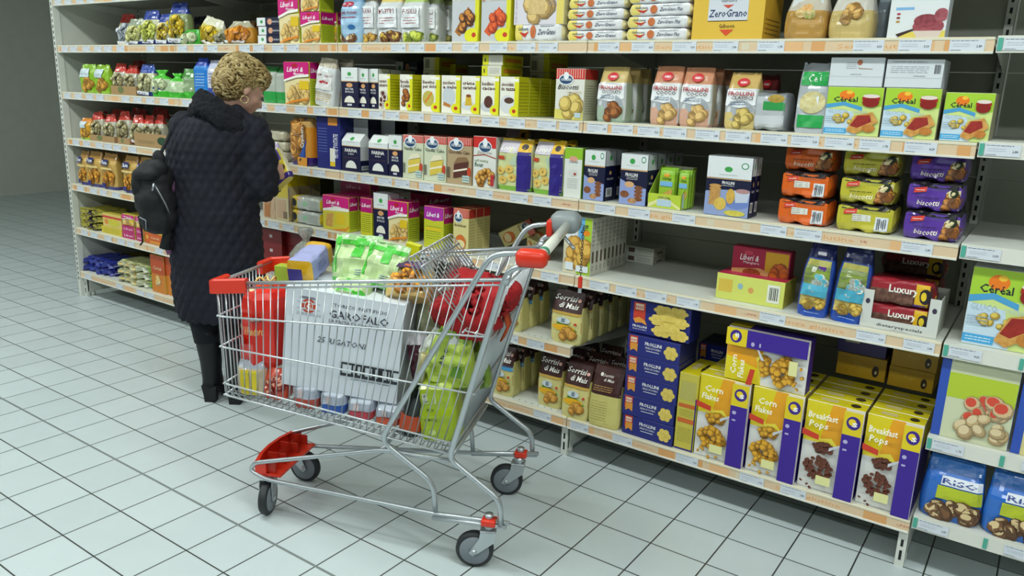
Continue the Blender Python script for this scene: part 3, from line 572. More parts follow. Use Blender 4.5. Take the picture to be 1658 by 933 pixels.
P_(dict(kind='tray', d=.19, f='#dcb43c', s='#cfa22e', **{'in': '#c8b070'}, win=(.22, .78), lo=.4, name='display_tray', cat='display box', F=[('R', .22, .42, .78, .98, '#d0d4dc'), ('T', 'ZeroGrano', .5, .5, .54, .17, '#20305c', 2, .2), ('T', 'Galbusera', .5, .82, .22, .09, '#4a4a5c', 1), ('P', [(.42, .76), (.58, .76), (.5, .68)], '#c84a34'), ('T', 'Galbusera', .5, .26, .22, .09, '#6a4a20', 1), ('P', [(.4, .22), (.6, .22), (.5, .08)], '#d84a28')], S=[('L', .1, .1, .9, .5, 4, '#8a6a14')]), 1118, 1234, -10, 1, 'yellow biscuit display box')
P_(dict(kind='bag', d=.13, n=4, ts=.5, tw=.75, f='#b98f4a', t='#c9c0b0', tv=.55, wr=.012, name='tartlet_bag', cat='bag of biscuits', F=[('P', [(.1, .42), (.9, .42), (.92, .9), (.08, .9)], '#cfd2d4'), ('E', .42, .5, .13, .1, food('#e0c890', '#c89a40')), ('E', .62, .48, .15, .1, food('#dcc48c', '#8a9a3c')), ('E', .55, .6, .14, .09, food('#e0cc98', '#d8882c'))]), 1264, 1332, -22, 1, 'brown tartlet bag with three tartlets pictured')
P_(dict(kind='bag', d=.13, n=4, ts=.5, tw=.75, f='#c9b272', t='#cfcac0', tv=.55, wr=.012, seed=4, name='tartlet_bag', cat='bag of biscuits', F=[('P', [(.1, .36), (.9, .36), (.92, .9), (.08, .9)], '#cfd4da'), ('C', .45, .5, .24, .14, 8, .12, '#d9b06a', '#c8964c')]), 1336, 1408, -22, 1, 'pale brown bag with a heap of biscuits pictured')
P_(dict(kind='bag', d=.1, n=4, f='#6a747c', t='#8a949c', name='biscuit_bag', cat='bag of biscuits', seed=6), 1410, 1432, -12, 1, 'grey bag in shadow left of the muffin box', Y=.1)
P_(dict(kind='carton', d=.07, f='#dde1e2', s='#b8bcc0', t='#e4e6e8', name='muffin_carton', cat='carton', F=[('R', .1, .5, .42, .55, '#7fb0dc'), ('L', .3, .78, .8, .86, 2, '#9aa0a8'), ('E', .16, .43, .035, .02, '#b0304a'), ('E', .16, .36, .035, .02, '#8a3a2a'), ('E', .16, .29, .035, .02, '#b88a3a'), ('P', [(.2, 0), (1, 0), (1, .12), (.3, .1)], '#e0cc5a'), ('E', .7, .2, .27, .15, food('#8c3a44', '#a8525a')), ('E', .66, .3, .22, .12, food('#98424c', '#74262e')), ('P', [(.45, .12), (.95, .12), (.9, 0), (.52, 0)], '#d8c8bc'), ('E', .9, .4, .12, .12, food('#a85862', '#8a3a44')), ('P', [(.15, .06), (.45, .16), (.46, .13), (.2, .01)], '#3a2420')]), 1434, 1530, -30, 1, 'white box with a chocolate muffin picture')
# ---- second shelf
GS = dict(kind='bag', d=.07, n=3.4, ts=.7, tw=.9, f='#8fbc2c', t='#86b428', name='snack_bag', cat='bag of snacks', wr=.01, b='#9cc83a', bv=.1, F=[('C', .5, .3, .34, .16, 9, .15, '#d8a040', '#c08a30'), ('R', .15, .55, .75, .85, '#c4d2d8')])
P_(GS, 129, 152, 104, 2, 'lime snack bag at the far left, outer one')
P_(dict(GS, seed=5), 152, 174, 105, 2, 'lime snack bag at the far left, inner one')
KR = dict(kind='tray', f='#a8875c', s='#9a7a52', **{'in': '#8a6c48'}, lo=.62, slope=.6, name='cardboard_tray', cat='tray', F=[('E', .4, .35, .12, .25, '#6f7a4c')])
P_(KR, 180, 221, 128, 2, 'brown cardboard tray holding red bags', d=.22, h=.085)
RB = pasta_bag('#c9362a', '#b83026', '#cfc9a0', '#a89a6a', film='#b8b4a0')
P_(dict(RB, seed=2), 181, 200, 103, 2, 'red topped bag in the tray, left', Y=.045, z0=.006)
P_(dict(RB, seed=3), 201, 218, 106, 2, 'red topped bag in the tray, right', Y=.05, z0=.006)
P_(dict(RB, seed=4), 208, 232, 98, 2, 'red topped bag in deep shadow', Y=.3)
P_(pasta_bag('#2c4aa0', '#22387e', '#d9d4a4', '#b8b484', seed=7), 222, 246, 104, 2, 'blue topped clear pasta bag', Y=.03)
P_(dict(GREENBAG, seed=8), 243, 270, 114, 2, 'green tied bag with a round label')
P_(dict(GREENBAG, seed=9, F=[]), 270, 293, 119, 2, 'plain green tied bag, narrow')
P_(dict(GREENBAG, seed=10, F=[], top='seam', f='#8ea67c', t='#4a8a3a'), 291, 313, 112, 2, 'grey green bag left of the blue bag', Y=.04)
P_(dict(kind='bag', d=.07, n=4, ts=.75, tw=.6, f='#2c7fd0', t='#1c3ca8', tv=.82, name='rusk_bag', cat='bag of rusks', F=[('R', .0, 0, .12, .8, '#d8e0c8'), ('L', .25, .3, .85, .65, 5, '#a8ccf0')]), 313, 336, 94, 2, 'bright blue bag left of the woman')
P_(dict(kind='bag', d=.07, n=4, ts=.75, f='#cdd0e0', t='#c0c4dc', name='rusk_bag', cat='bag of rusks', seed=4, F=[('R', .1, .1, .9, .3, '#3a4a9a'), ('L', .2, .4, .8, .7, 4, '#8a7ab0')]), 335, 358, 98, 2, 'lilac and white bag behind the woman\'s hair')
WG = dict(kind='bag', d=.07, n=4, ts=.8, f='#b4bab0', t='#2f7a3c', tv=.86, b='#2e9a48', bv=.32, name='rice_bag', cat='bag of rice')
P_(WG, 424, 446, 108, 2, 'white bag with a green foot, left one', Y=.06)
P_(dict(WG, seed=6), 446, 462, 110, 2, 'white bag with a green foot, right one', Y=.06)
P_(LI, 462, 503, 100, 2, 'pink and yellow cracker carton', Y=.015, n=2, d=.06)
P_(FL('FARINA', '#b9ae98', '#7a2c34', seed=21, F=[('R', .1, .35, .9, .72, '#e0dedc'), ('T', 'GRISSINI', .5, .62, .7, .055, '#7a2c34', 2), ('E', .5, .5, .22, .04, '#b8283a'), ('L', .1, .1, .9, .3, 5, '#c9a23a')]), 507, 537, 94, 2, 'grey breadstick bag leaning right', ry=7, d=.06)
P_(FL('FARINA', '#c2b8a2', '#7a2c34', seed=22, F=[('R', .1, .35, .9, .72, '#e0dedc'), ('T', 'GRISSINI', .5, .62, .7, .055, '#7a2c34', 2), ('L', .1, .1, .9, .3, 5, '#c9a23a')]), 536, 562, 95, 2, 'breadstick bag behind the navy carton', ry=7, Y=.08, d=.06)
NV = navy()
P_(NV, 553, 580, 109, 2, 'navy and white flour mix carton, left column', n=3)
P_(NV, 580, 597, 111, 2, 'navy and white flour mix carton, middle column', Y=.035, n=3)
P_(NV, 597, 613, 111, 2, 'navy and white flour mix carton, right column', Y=.05, n=4)
P_(BIO, 640, 676, 93, 2, 'white and navy carton lying on others at the back', Y=.3, z0=.165, h=.06)
YD = [('cacao', 'amaro', [('C', .3, .3, .3, .2, 8, .2, '#5a3028', '#e8e0d8')], 'cocoa powder', 613, 632, 2), ('fecola', 'di patate', [('C', .35, .38, .3, .2, 8, .18, '#a8642c', '#7a4420')], 'potato starch', 647, 668, 3),
      ('lievito', 'per dolci', [('E', .38, .36, .32, .22, food('#c8bc58', '#b8a84a')), ('P', [(.2, .2), (.6, .5), (.56, .56), (.2, .3)], '#d9822c')], 'baking powder', 682, 712, 2), ('zucchero', 'a velo', [('E', .4, .45, .34, .28, '#c8cfd4'), ('P', [(.1, .2), (.5, .14), (.5, .22), (.12, .3)], '#c07a3a')], 'icing sugar', 714, 745, 3),
      ('crème', 'caramel', [('E', .4, .22, .4, .12, '#d4d8dc'), ('P', [(.2, .22), (.62, .22), (.54, .48), (.28, .48)], food('#d8b838', '#c8a028')), ('E', .41, .48, .14, .04, '#8a4420')], 'caramel pudding', 746, 776, 3),
      ('budino', 'cacao', [('E', .4, .22, .4, .14, '#c9ccd2'), ('E', .44, .34, .24, .16, food('#5c2c20', '#44201a'))], 'cocoa pudding', 777, 807, 3), ('cioccolata', 'in tazza', [('E', .4, .3, .38, .24, '#d8dade'), ('E', .5, .4, .26, .08, '#54382c')], 'hot chocolate', 808, 839, 5)]
for t1, t2, fo, dn, a, b_, n_ in YD:
    P_(yel(t1, t2, fo), a, b_, 124, 2, 'yellow and white %s carton' % dn, n=n_, d=.075, Y=.015, h=.157)
YF = dict(kind='carton', d=.1, f='#d8d6c8', s='#b8b418', t='#d2cf2a', name='baking_carton', cat='carton', F=[('R', .72, 0, 1, 1, '#cfcc1e'), ('B', .1, .15, .4, .85, '#5a5a58')], S=[('R', .1, .3, .9, .7, '#c98a2c'), ('L', .1, .3, .9, .7, 2, '#a8402a')])
P_(dict(YF, F=[('R', 0, 0, .3, 1, '#d6d41e'), ('L', .4, .2, .9, .8, 3, '#9a9a9a'), ('R', .1, .3, .16, .7, '#3a3a20')]), 780, 813, 0, 2, 'yellow and white carton lying on the pudding cartons', z0=.158, h=.042, stack=2, d=.15, Y=.025)
P_(YF, 711, 737, 0, 2, 'barcoded yellow carton lying behind the icing sugar', z0=.105, h=.055, stack=2, Y=.32)
P_(YF, 706, 734, 0, 2, 'barcoded yellow carton lying behind the starch', z0=.155, h=.052, stack=2, Y=.2) if 0 else None
P_(YF, 684, 710, 0, 2, 'barcoded yellow carton stacked at the back', z0=.0, h=.06, stack=4, Y=.24, d=.12)
P_(YF, 855, 886, 0, 2, 'barcoded yellow carton in the back stack', z0=.0, h=.06, stack=5, Y=.28, d=.16)
P_(dict(kind='carton', d=.1, f='#e0dfd6', s='#c4c2a4', t='#c43028', name='biscuit_carton', cat='carton', F=[('R', 0, .8, 1, 1, '#d03a34')]+[('R', .03+.08*i, .82, .055+.08*i, .99, '#ecb8ac') for i in range(12)]+mill_logo(.36, .79, .26)+[('T', 'Biscotti', .45, .6, .74, .1, '#2a2626', .5, .3), ('T', 'AMARETTI', .66, .52, .5, .04, '#c8ae7a', .5), ('R', 0, 0, 1, .2, '#d9ce6a'), ('C', .52, .26, .34, .15, 10, .2, '#dcc472', '#c8ac58'), ('R', .72, .04, .94, .14, '#b8ccd4')], S=[('R', 0, .8, 1, 1, '#b42c26'), ('L', .1, .1, .9, .7, 12, '#8f8f84')]), 897, 944, 111, 2, 'red striped amaretti box')
P_(frol('#c9b070', 'CIOCCOLATO', '#a8bca8', '#a86a3a', '#8a5228', '#a8b49a'), 963, 1008, 109, 2, 'gold topped biscuit bag with a cow picture', n=3, d=.085)
P_(frol('#c88a68', 'COCCO', '#d8a890', '#e0bc7c', '#d0a662', '#c4b8a0'), 1049, 1096, 108, 2, 'copper topped coconut biscuit bag, left', n=2, d=.085)
P_(frol('#c88a68', 'COCCO', '#d8a890', '#e0bc7c', '#d0a662', '#c4b8a0'), 1097, 1146, 110, 2, 'copper topped coconut biscuit bag, right', n=3, d=.085, rz=4)
P_(frol('#c9a862', 'CLASSICI', '#d9c27a', '#d8c070', '#c4a858', '#b4bca0'), 1169, 1220, 118, 2, 'gold topped classic biscuit bag', n=1, d=.085)
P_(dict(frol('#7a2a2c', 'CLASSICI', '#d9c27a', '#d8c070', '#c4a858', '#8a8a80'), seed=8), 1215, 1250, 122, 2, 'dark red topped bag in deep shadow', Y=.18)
P_(dict(kind='pack', d=.13, f='#b8bcc0', e='#a4a8ac', t='#8a9094', name='bread_pack', cat='pack of bread', end=.9, F=[('R', .3, .55, .96, .78, '#2c9448'), ('E', .68, .86, .26, .1, food('#b89a3c', '#a0822c')), ('R', .04, .1, .96, .4, '#c9ccd0')]), 1216, 1268, 150, 2, 'silver plastic bread pack with a green band')
P_(dict(kind='bag', d=.05, n=5, ts=.8, tw=.96, f='#b9bdc2', t='#a8acb2', name='bread_bag', cat='bag of bread', wr=.008, F=[('R', .08, .68, .9, .88, '#23a04c'), ('T', 'Celi', .48, .72, .4, .13, '#eef4ee', 1), ('R', .1, .08, .9, .26, '#23a04c'), ('E', .5, .44, .4, .16, food('#d8cf9c', '#c8b87c')), ('P', [(.5, .3), (.7, .4), (.66, .86), (.56, .86)], '#dce0e2')]), 1283, 1334, 101, 2, 'silver and green bread bag', rx=-4)
CE = dict(kind='carton', d=.13, f='#d2e0a0', s='#9a9678', t='#d8dcde', name='rusk_carton', cat='carton', F=CER())
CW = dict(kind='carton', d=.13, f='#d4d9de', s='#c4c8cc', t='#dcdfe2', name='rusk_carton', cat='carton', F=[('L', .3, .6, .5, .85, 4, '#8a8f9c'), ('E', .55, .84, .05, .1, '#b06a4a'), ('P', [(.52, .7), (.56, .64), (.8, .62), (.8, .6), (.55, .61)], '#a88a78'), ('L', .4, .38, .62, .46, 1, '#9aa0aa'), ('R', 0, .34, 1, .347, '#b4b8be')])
CW2 = dict(CW, F=[('L', .08, .5, .75, .78, 4, '#8f94a0'), ('L', .1, .88, .7, .96, 1, '#8f94a0'), ('B', .85, .5, .96, .82), ('R', 0, .34, 1, .347, '#b4b8be'), ('L', .5, .38, .72, .44, 1, '#6a707a')])
P_(CE, 1331, 1422, 141, 2, 'rusk box with jam toast picture, left of the pair')
P_(CE, 1423, 1514, 143, 2, 'rusk box with jam toast picture, right of the pair')
HL = atY(1376, 141, .02).z-DECK[2]; HR = atY(1468, 143, .02).z-DECK[2]
P_(CW, 1340, 1428, 93, 2, 'plain white box back standing on the left rusk box', z0=HL+.001)
P_(CW2, 1430, 1524, 96, 2, 'white box back with barcode on the right rusk box', z0=HR+.001)
P_(dict(CE, F=CER()), 1519, 1600, 150, 2, 'rusk box at the cut edge of the photo', Y=.03)
# ---- third shelf
P_(dict(GS, f='#d8a02c', t='#d8842c', seed=3), 129, 144, 192, 3, 'yellow and orange bag at the far left')
P_(KR, 146, 186, 0, 3, 'left brown cardboard tray of red bags', d=.3, h=.06)
P_(dict(KR, S=[('T', 'BIO', .7, .4, .2, .3, '#3c5a38', 2)]), 187, 214, 0, 3, 'right brown cardboard tray of red bags', d=.34, h=.06, w=.135)
P_(dict(KR, lo=.9, F=[('L', .1, .2, .6, .45, 2, '#6a6a48'), ('E', .82, .5, .14, .28, '#2c4a34'), ('T', 'O', .79, .38, .06, .2, '#b8b494', 2)]), 206, 272, 0, 3, 'long cardboard tray with a green round mark', d=.2, h=.085, Y=.03) if 0 else P_(dict(KR, lo=.95, F=[('L', .1, .2, .6, .45, 2, '#6a6a48'), ('E', .82, .5, .14, .28, '#2c4a34')]), 218, 274, 0, 3, 'long cardboard tray with a dark green mark', d=.3, h=.085)
k = 0
for a, b_, yt, Y, dz in [(148, 166, 182, .05, 0), (168, 186, 186, .05, 0), (188, 210, 181, .05, 0), (211, 230, 187, .04, .004), (231, 246, 188, .06, .004), (247, 262, 187, .06, .004), (141, 168, 168, .24, .0), (176, 200, 178, .26, 0), (205, 236, 176, .25, 0), (240, 268, 175, .25, 0)]:
    k += 1
    P_(dict(RB, seed=k, tw=.7), a, b_, yt, 3, 'red topped bag in the cardboard trays, %s from left%s' % (SECOND[k] if k < 7 else SECOND[k-6], ' in front' if k < 7 else ' behind'), Y=Y, z0=.003+dz, d=.07, rz=(k*37 % 11)-5, ry=(k*53 % 13)-6, group='red topped bags in the cardboard trays')
PL = dict(kind='pack', d=.12, f='#b9b39a', e='#a8a28c', t='#c4beA6'.lower(), name='flatbread_pack', cat='pack of flatbread', wr=.004)
P_(PL, 412, 466, 0, 3, 'pale flatbread pack near the crackers', stack=3, h=.052, Y=.06, d=.14)
P_(dict(kind='bag', d=.07, n=6, ts=.92, f='#c98a34', s='#e08a24', t='#c9a060', b='#3a2470', bv=.2, name='cracker_bag', cat='pack of crackers', F=[('C', .3, .6, .26, .32, 12, .26, '#d8a054', '#b87c34'), ('P', [(.45, .12), (.72, .12), (1, .5), (1, .98), (.6, .98), (.8, .5)], '#2c54a8'), ('T', 'Crackers', .74, .6, .62, .11, '#f4f4f0', 1.5, 0, -1), ('E', .55, .12, .1, .04, '#2a2030'), ('R', .44, 0, .9, .18, '#e0992c')]), 468, 505, 191, 3, 'orange and blue cracker pack', rz=-6)
P_(dict(kind='carton', d=.12, f='#1c2470', s='#1a2268', t='#2a2c60', name='toast_carton', cat='carton', F=[('L', .06, .3, .45, .8, 9, '#5a6aa8'), ('R', .56, .05, .78, .4, '#dcdccc'), ('R', .56, .05, .78, .14, '#e0c030'), ('T', 'FETTE TOSTATE', .9, .45, .7, .13, '#e8e8f0', 2, 0, 1), ('R', .5, .84, .9, .99, '#d08a3a')]), 514, 552, 189, 3, 'dark blue toast box', d=.14)
FA = dict(kind='gable', d=.07, f='#15183c', t='#dfe3e2', name='flour_carton', cat='carton', F=[('R', 0, .655, 1, .67, '#b98a52'), ('E', .5, .86, .1, .045, '#3fa04c'), ('L', .3, .76, .7, .79, 1, '#8fa8a0'), ('T', 'FARINA', .5, .51, .66, .09, '#ecece8', 2.5), ('T', 'DI RISO', .5, .44, .3, .04, '#ecece8', 1.5), ('R', .1, .36, .9, .364, '#8a5a5a'), ('P', [(.2, .09)]+[(.5-.3*math.cos(a*PI/8), .09+.2*math.sin(a*PI/8)) for a in range(9)]+[(.8, .09)], '#e8e8e2')],
          S=[('E', .5, .52, .14, .05, '#3fa04c'), ('R', 0, .3, 1, .66, '#c9cccc'), ('R', .1, .05, .9, .16, '#b8bcc0'), ('B', .2, .07, .8, .14)])
P_(FA, 554, 584, 216, 3, 'gabled rice flour carton, left')
P_(FA, 597, 628, 219, 3, 'gabled rice flour carton, right', n=2)
P_(NV, 629, 651, 219, 3, 'navy and white flour mix carton', n=3)
WT = dict(kind='carton', d=.07, f='#d4d8dc', s='#1a1d3a', t='#dcdfe2', name='flour_carton', cat='carton')
P_(WT, 561, 591, 196, 3, 'white carton end above the left rice flour', Y=.12, z0=.16, h=.08) if 0 else None
P_(WT, 567, 597, 0, 3, 'white carton end behind the left rice flour', Y=.11, h=.245, d=.09)
P_(WT, 612, 640, 0, 3, 'white carton end behind the right rice flour', Y=.20, h=.245, d=.09)
P_(cake('Vanilla Cake', '#d9c04e', '#e6e0c4', '#cfd4b8'), 652, 685, 219, 3, 'vanilla cake mix box, left of two', n=2)
P_(cake('Vanilla Cake', '#d9c04e', '#e6e0c4', '#cfd4b8'), 686, 722, 221, 3, 'vanilla cake mix box, right of two', n=2)
P_(cake('Chocolate Cake', '#5a3028', '#8a6a4a', '#b49c78'), 723, 763, 223, 3, 'chocolate cake mix box', n=2)
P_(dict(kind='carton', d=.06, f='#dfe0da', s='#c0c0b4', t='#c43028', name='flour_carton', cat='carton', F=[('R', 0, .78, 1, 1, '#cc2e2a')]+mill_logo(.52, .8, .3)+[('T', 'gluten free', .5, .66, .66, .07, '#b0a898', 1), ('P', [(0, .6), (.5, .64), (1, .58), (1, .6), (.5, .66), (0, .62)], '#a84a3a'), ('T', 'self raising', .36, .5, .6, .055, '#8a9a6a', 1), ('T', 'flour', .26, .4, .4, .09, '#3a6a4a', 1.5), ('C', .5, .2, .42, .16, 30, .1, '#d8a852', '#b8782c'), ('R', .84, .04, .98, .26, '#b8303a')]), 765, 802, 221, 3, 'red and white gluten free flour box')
P_(dict(DS(0)), 803, 856, 226, 3, 'blue banded ring biscuit bag, left', n=2, d=.075)
P_(dict(DS(0), seed=5), 858, 908, 228, 3, 'blue banded ring biscuit bag, right', n=2, d=.075, rz=-5)
P_(dict(DS(0), f='#cfc98a'), 812, 850, 0, 3, 'cream biscuit bag standing behind the left ring biscuits', Y=.2, h=.25)
P_(dict(kind='carton', d=.05, f='#dde0da', s='#7aa42c', t='#8ab83a', name='biscuit_carton', cat='carton', F=[('R', 0, .78, 1, 1, '#8fbf2e'), ('E', .5, .78, .24, .06, '#d8a08a'), ('T', 'Céréal', .5, .7, .5, .05, '#4a6a8a', 1), ('E', .5, .5, .3, .07, '#d4d4d0'), ('E', .62, .48, .08, .03, '#a84a3a'), ('L', .2, .18, .8, .4, 6, '#b8bcb8')]), 911, 940, 239, 3, 'narrow white and green box')
FRN = dict(kind='carton', d=.07, f='#151839', s='#14173a', t='#dfe2e4', name='biscuit_carton', cat='carton', F=[('R', 0, .7, 1, 1, '#dfe3e4'), ('R', 0, .675, 1, .7, '#c9a070'), ('E', .42, .86, .1, .055, '#3fa04c'), ('L', .2, .76, .7, .79, 1, '#8fa8a0'), ('E', .84, .9, .09, .065, '#5a9a7a'), ('E', .84, .9, .06, .042, '#e4e8e8'), ('T', 'FROLLINI', .42, .56, .46, .07, '#f0f0f0', 2.5), ('L', .24, .49, .66, .55, 2, '#d8d8dc'), ('P', [(0, .5), (.3, .42), (1, .34), (1, 0), (0, 0)], '#8f9fd0'), ('E', .36, .4, .18, .06, '#d8a878')]+[('E', .72, .12+.075*i, .16, .042, food('#8a5434', '#74421f')) for i in range(4)]+[('E', .2, .2, .17, .07, food('#8a5434', '#74421f')), ('E', .5, .08, .17, .055, food('#9a6444', '#c8a070'))],
    S=[('R', 0, .7, 1, 1, '#cfd3d4'), ('E', .5, .86, .12, .055, '#3fa04c'), ('E', .5, .56, .12, .04, '#d8a878'), ('R', .15, .08, .75, .26, '#d4d7da'), ('B', .28, .11, .62, .23), ('T', 'FROLLINI', .5, .42, .6, .045, '#d8d8dc', 1.5)])
P_(FRN, 943, 977, 243, 3, 'navy chocolate biscuit carton, left', n=2, d=.085)
P_(FRN, 1001, 1045, 249, 3, 'navy chocolate biscuit carton, right', n=4, d=.075)
TR = P_(dict(kind='tray', d=.13, f='#b8cc3a', s='#a4c43c', **{'in': '#b4b4a0'}, lo=.36, slope=.75, name='display_tray', cat='display box', F=[('P', [(0, .0), (.5, .2), (1, 0), (1, .06), (.5, .3), (0, .1)], '#dcdc9a'), ('R', .28, .06, .72, .22, '#b4ccdc'), ('T', 'CEREAL', .5, .24, .4, .06, '#3a5a2a', 1.5)], S=[('R', .1, .05, .5, .4, '#b8d0e0'), ('E', .5, .3, .3, .2, '#c4d88a')]), 1048, 1101, 272, 3, 'lime display tray with slim pouches')
PO = dict(kind='bag', d=.02, n=5, ts=.85, tw=1, f='#9cc43a', t='#8cbc34', name='snack_pouch', cat='pouch', wr=.002, F=[('E', .5, .84, .2, .05, '#e0a02c'), ('T', 'Céréal', .5, .72, .6, .07, '#28401c', 2), ('R', .1, .55, .9, .68, '#7ab4dc'), ('P', [(.1, .1), (.9, .3), (.9, .5), (.1, .3)], food('#d8b058', '#c89a44'))])
P_(PO, 1064, 1088, 0, 3, 'slim lime pouch in the display tray, left', Y=.04, h=.14, z0=.004, n=3, d=.02)
P_(PO, 1092, 1114, 0, 3, 'slim lime pouch in the display tray, right', Y=.05, h=.135, z0=.004, n=3, d=.02, w=.038)
P_(dict(FRN, F=[('R', 0, .64, 1, 1, '#dfe3e5'), ('R', 0, .615, 1, .635, '#c9a070'), ('R', 0, .6, 1, .62, '#1a1c3c'), ('E', .48, .79, .09, .045, '#3fa04c'), ('L', .28, .68, .68, .71, 1, '#8fa8a0'), ('E', .84, .86, .085, .055, '#5a9a7a'), ('E', .84, .86, .06, .038, '#e4e8e8'), ('T', 'FROLLINI', .5, .54, .28, .05, '#f0f0f0', 2.5), ('L', .36, .5, .64, .53, 1, '#d8d8dc'), ('P', [(0, .4), (.3, .44), (1, .46), (1, 0), (0, 0)], '#8fa0cc'), ('E', .72, .22, .28, .09, '#6f86c4'), ('P', [(.65, .44), (1, .44), (.96, .26), (.7, .24)], '#c4ccdc'), ('E', .84, .44, .16, .04, '#b48a8a')]+[('E', .22, .2+.05*i, .14, .032, food('#c89a54', '#b88444')) for i in range(7)]+[('E', .36, .2, .14, .11, food('#dcbc58', '#d0ac48')), ('E', .58, .34, .1, .13, food('#d8b050', '#c89c40')), ('E', .7, .06, .24, .05, food('#d8cc58', '#c4b848'))]), 1138, 1211, 253, 3, 'large navy box with a tea cup picture', n=2, d=.045)
for nm, c, a, b_, top in (('orange', '#dc6420', 1252, 1345, 250), ('yellow green', '#c0b83c', 1346, 1452, 257), ('purple', '#5c3a9c', 1454, 1560, 266)):
    hh = .088
    P_(PB(c, 1, c != '#5c3a9c'), a+2, b_-6, 0, 3, '%s rice biscuit pack, lowest of its stack' % nm, h=hh, d=.13)
    P_(PB(c, 1, nm == 'orange'), a+8, b_-4, 0, 3, '%s rice biscuit pack, middle of its stack' % nm, h=hh-.003, z0=hh+.001, Y=.03, d=.13)
    P_(PB(c, 0, 0), a+14, b_+4, 0, 3, '%s rice biscuit pack, top of its stack' % nm, h=hh-.008, z0=2*hh, Y=.06, d=.13)
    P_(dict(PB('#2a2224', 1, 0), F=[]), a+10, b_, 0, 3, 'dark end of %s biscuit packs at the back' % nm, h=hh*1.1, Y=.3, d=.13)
# ---- fourth shelf
k = 0
for a, b_, yt in [(129, 142, 246), (143, 164, 247), (166, 188, 250), (200, 222, 254), (224, 244, 256), (246, 268, 258)]:
    k += 1
    P_(dict(PASTAK, seed=k), a, b_, yt, 4, 'amber pasta bag, %s from the left' % SECOND[k], group='amber pasta bags on the fourth shelf', d=.07, Y=.015, n=2)
P_(dict(corn('Corn', 'Flakes', '#d8a030', '#c08828'), f='#cfc098', s='#c8b890', F=[('R', .0, .5, 1, 1, '#d8c04a'), ('E', .3, .7, .22, .1, '#241a1a'), ('R', .1, .05, .8, .45, '#c9a888'), ('B', .6, .05, .9, .2)]), 447, 468, 282, 4, 'yellow and brown food box beside the elbow', n=3)
P_(dict(kind='bag', d=.06, n=4, f='#d0b090', t='#d8c048', s='#e4e0d0', name='rusk_bag', cat='bag of rusks', seed=3, F=[('P', [(.2, .05), (.6, .05), (.7, .6), (.3, .6)], '#b87a4a')]), 424, 447, 292, 4, 'cream and brown rusk bag behind the sleeve')
SV = dict(kind='pack', d=.1, f='#b8bcb4', e='#d0b42c', el=.22, er=.03, t='#a8aca0', name='bread_pack', cat='pack of bread', F=[('E', .12, .5, .09, .3, '#241c1a'), ('E', .5, .5, .07, .18, '#8fc09a'), ('L', .6, .2, .95, .8, 4, '#9aa29a'), ('P', [(.22, .85), (.4, .95), (.34, .7)], '#d88a4a')])
P_(SV, 471, 519, 0, 4, 'silver bread pack with a yellow end', stack=2, h=.072, d=.12)
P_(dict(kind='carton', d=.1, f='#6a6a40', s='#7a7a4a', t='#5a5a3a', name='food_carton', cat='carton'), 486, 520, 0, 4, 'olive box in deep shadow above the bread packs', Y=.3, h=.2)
LIW = dict(LI, F=[('R', 0, 0, 1, .6, '#d8c83a'), ('P', [(0, .62), (.5, .7), (1, .68), (1, .6), (.6, .58), (0, .54)], '#f4f1e8'), ('P', [(0, .6), (.5, .7), (1, .68), (1, 1), (0, 1)], '#cc1579'), ('P', [(.1, .1), (.36, .08), (.42, .5), (.16, .46)], food('#dca85a', '#c89248')), ('R', .5, .2, .85, .5, '#e2c21e'), ('E', .4, .9, .09, .045, '#b81a2e'), ('T', 'Liberi &', .4, .76, .5, .12, '#ffffff', 1.5, .25), ('T', 'Mangiare', .52, .69, .36, .05, '#ffffff', 1), ('P', [(.3, 0), (.9, .1), (1, .2), (1, .14), (.9, .03), (.6, 0)], '#e58c28')])
P_(LIW, 523, 566, 318, 4, 'wide pink cracker box', d=.06, n=2)
P_(dict(LIW, F=LIBS), 584, 603, 321, 4, 'narrow side of a pink cracker box', Y=.03, d=.1)
P_(dict(LIW, F=[('R', 0, 0, 1, 1, '#c22468'), ('T', 'Liberi &', .5, .45, .5, .3, '#f4d0e0', 1.5, .25)]), 546, 592, 0, 4, 'dark pink box lying behind the wide cracker box', Y=.15, z0=.165, h=.065) if 0 else P_(dict(LIW, F=[('P', [(0, .6), (1, .6), (1, 1), (0, 1)], '#b81668'), ('T', 'Liberi &', .45, .84, .5, .08, '#f4d0e0', 1.5, .25)], d=.06), 552, 600, 0, 4, 'tall pink box behind the wide cracker box', Y=.16, h=.235)
P_(NV, 605, 629, 313, 4, 'navy and white carton with an open top', n=2)
P_(dict(LIW, F=LIB), 629, 661, 326, 4, 'pink cracker box with a dish picture', d=.08)
P_(dict(LIW, F=[('R', 0, 0, 1, .68, '#c4c62a'), ('P', [(0, .7), (.5, .66), (1, .7), (1, 1), (0, 1)], '#a8269a'), ('T', 'Liberi &', .46, .76, .66, .12, '#ffffff', 1.5, .25), ('L', .1, .2, .9, .55, 6, '#8a9a1a'), ('R', .1, .42, .9, .5, '#dcc41e')]), 686, 718, 335, 4, 'narrow violet topped cracker box', d=.07)
P_(LIW, 655, 690, 0, 4, 'dark pink boxes lying at the back', Y=.3, h=.19, d=.2)
KW = dict(kind='carton', d=.045, f='#d8cc8a', s='#c4b878', t='#b02c26', name='flour_carton', cat='carton', F=[('R', 0, .8, 1, 1, '#cc3a30')]+[('R', .03+.08*i, .82, .06+.08*i, .99, '#e8a898') for i in range(12)]+mill_logo(.34, .8, .28)+[('T', 'Buckwheat', .48, .6, .76, .07, '#4a3a2c', 1), ('E', .5, .24, .36, .18, food('#d8782c', '#c85a20')), ('E', .5, .2, .3, .1, '#e8d8a0')], S=[('R', 0, .8, 1, 1, '#b02c26'), ('L', .1, .1, .9, .75, 10, '#a89a5c')])
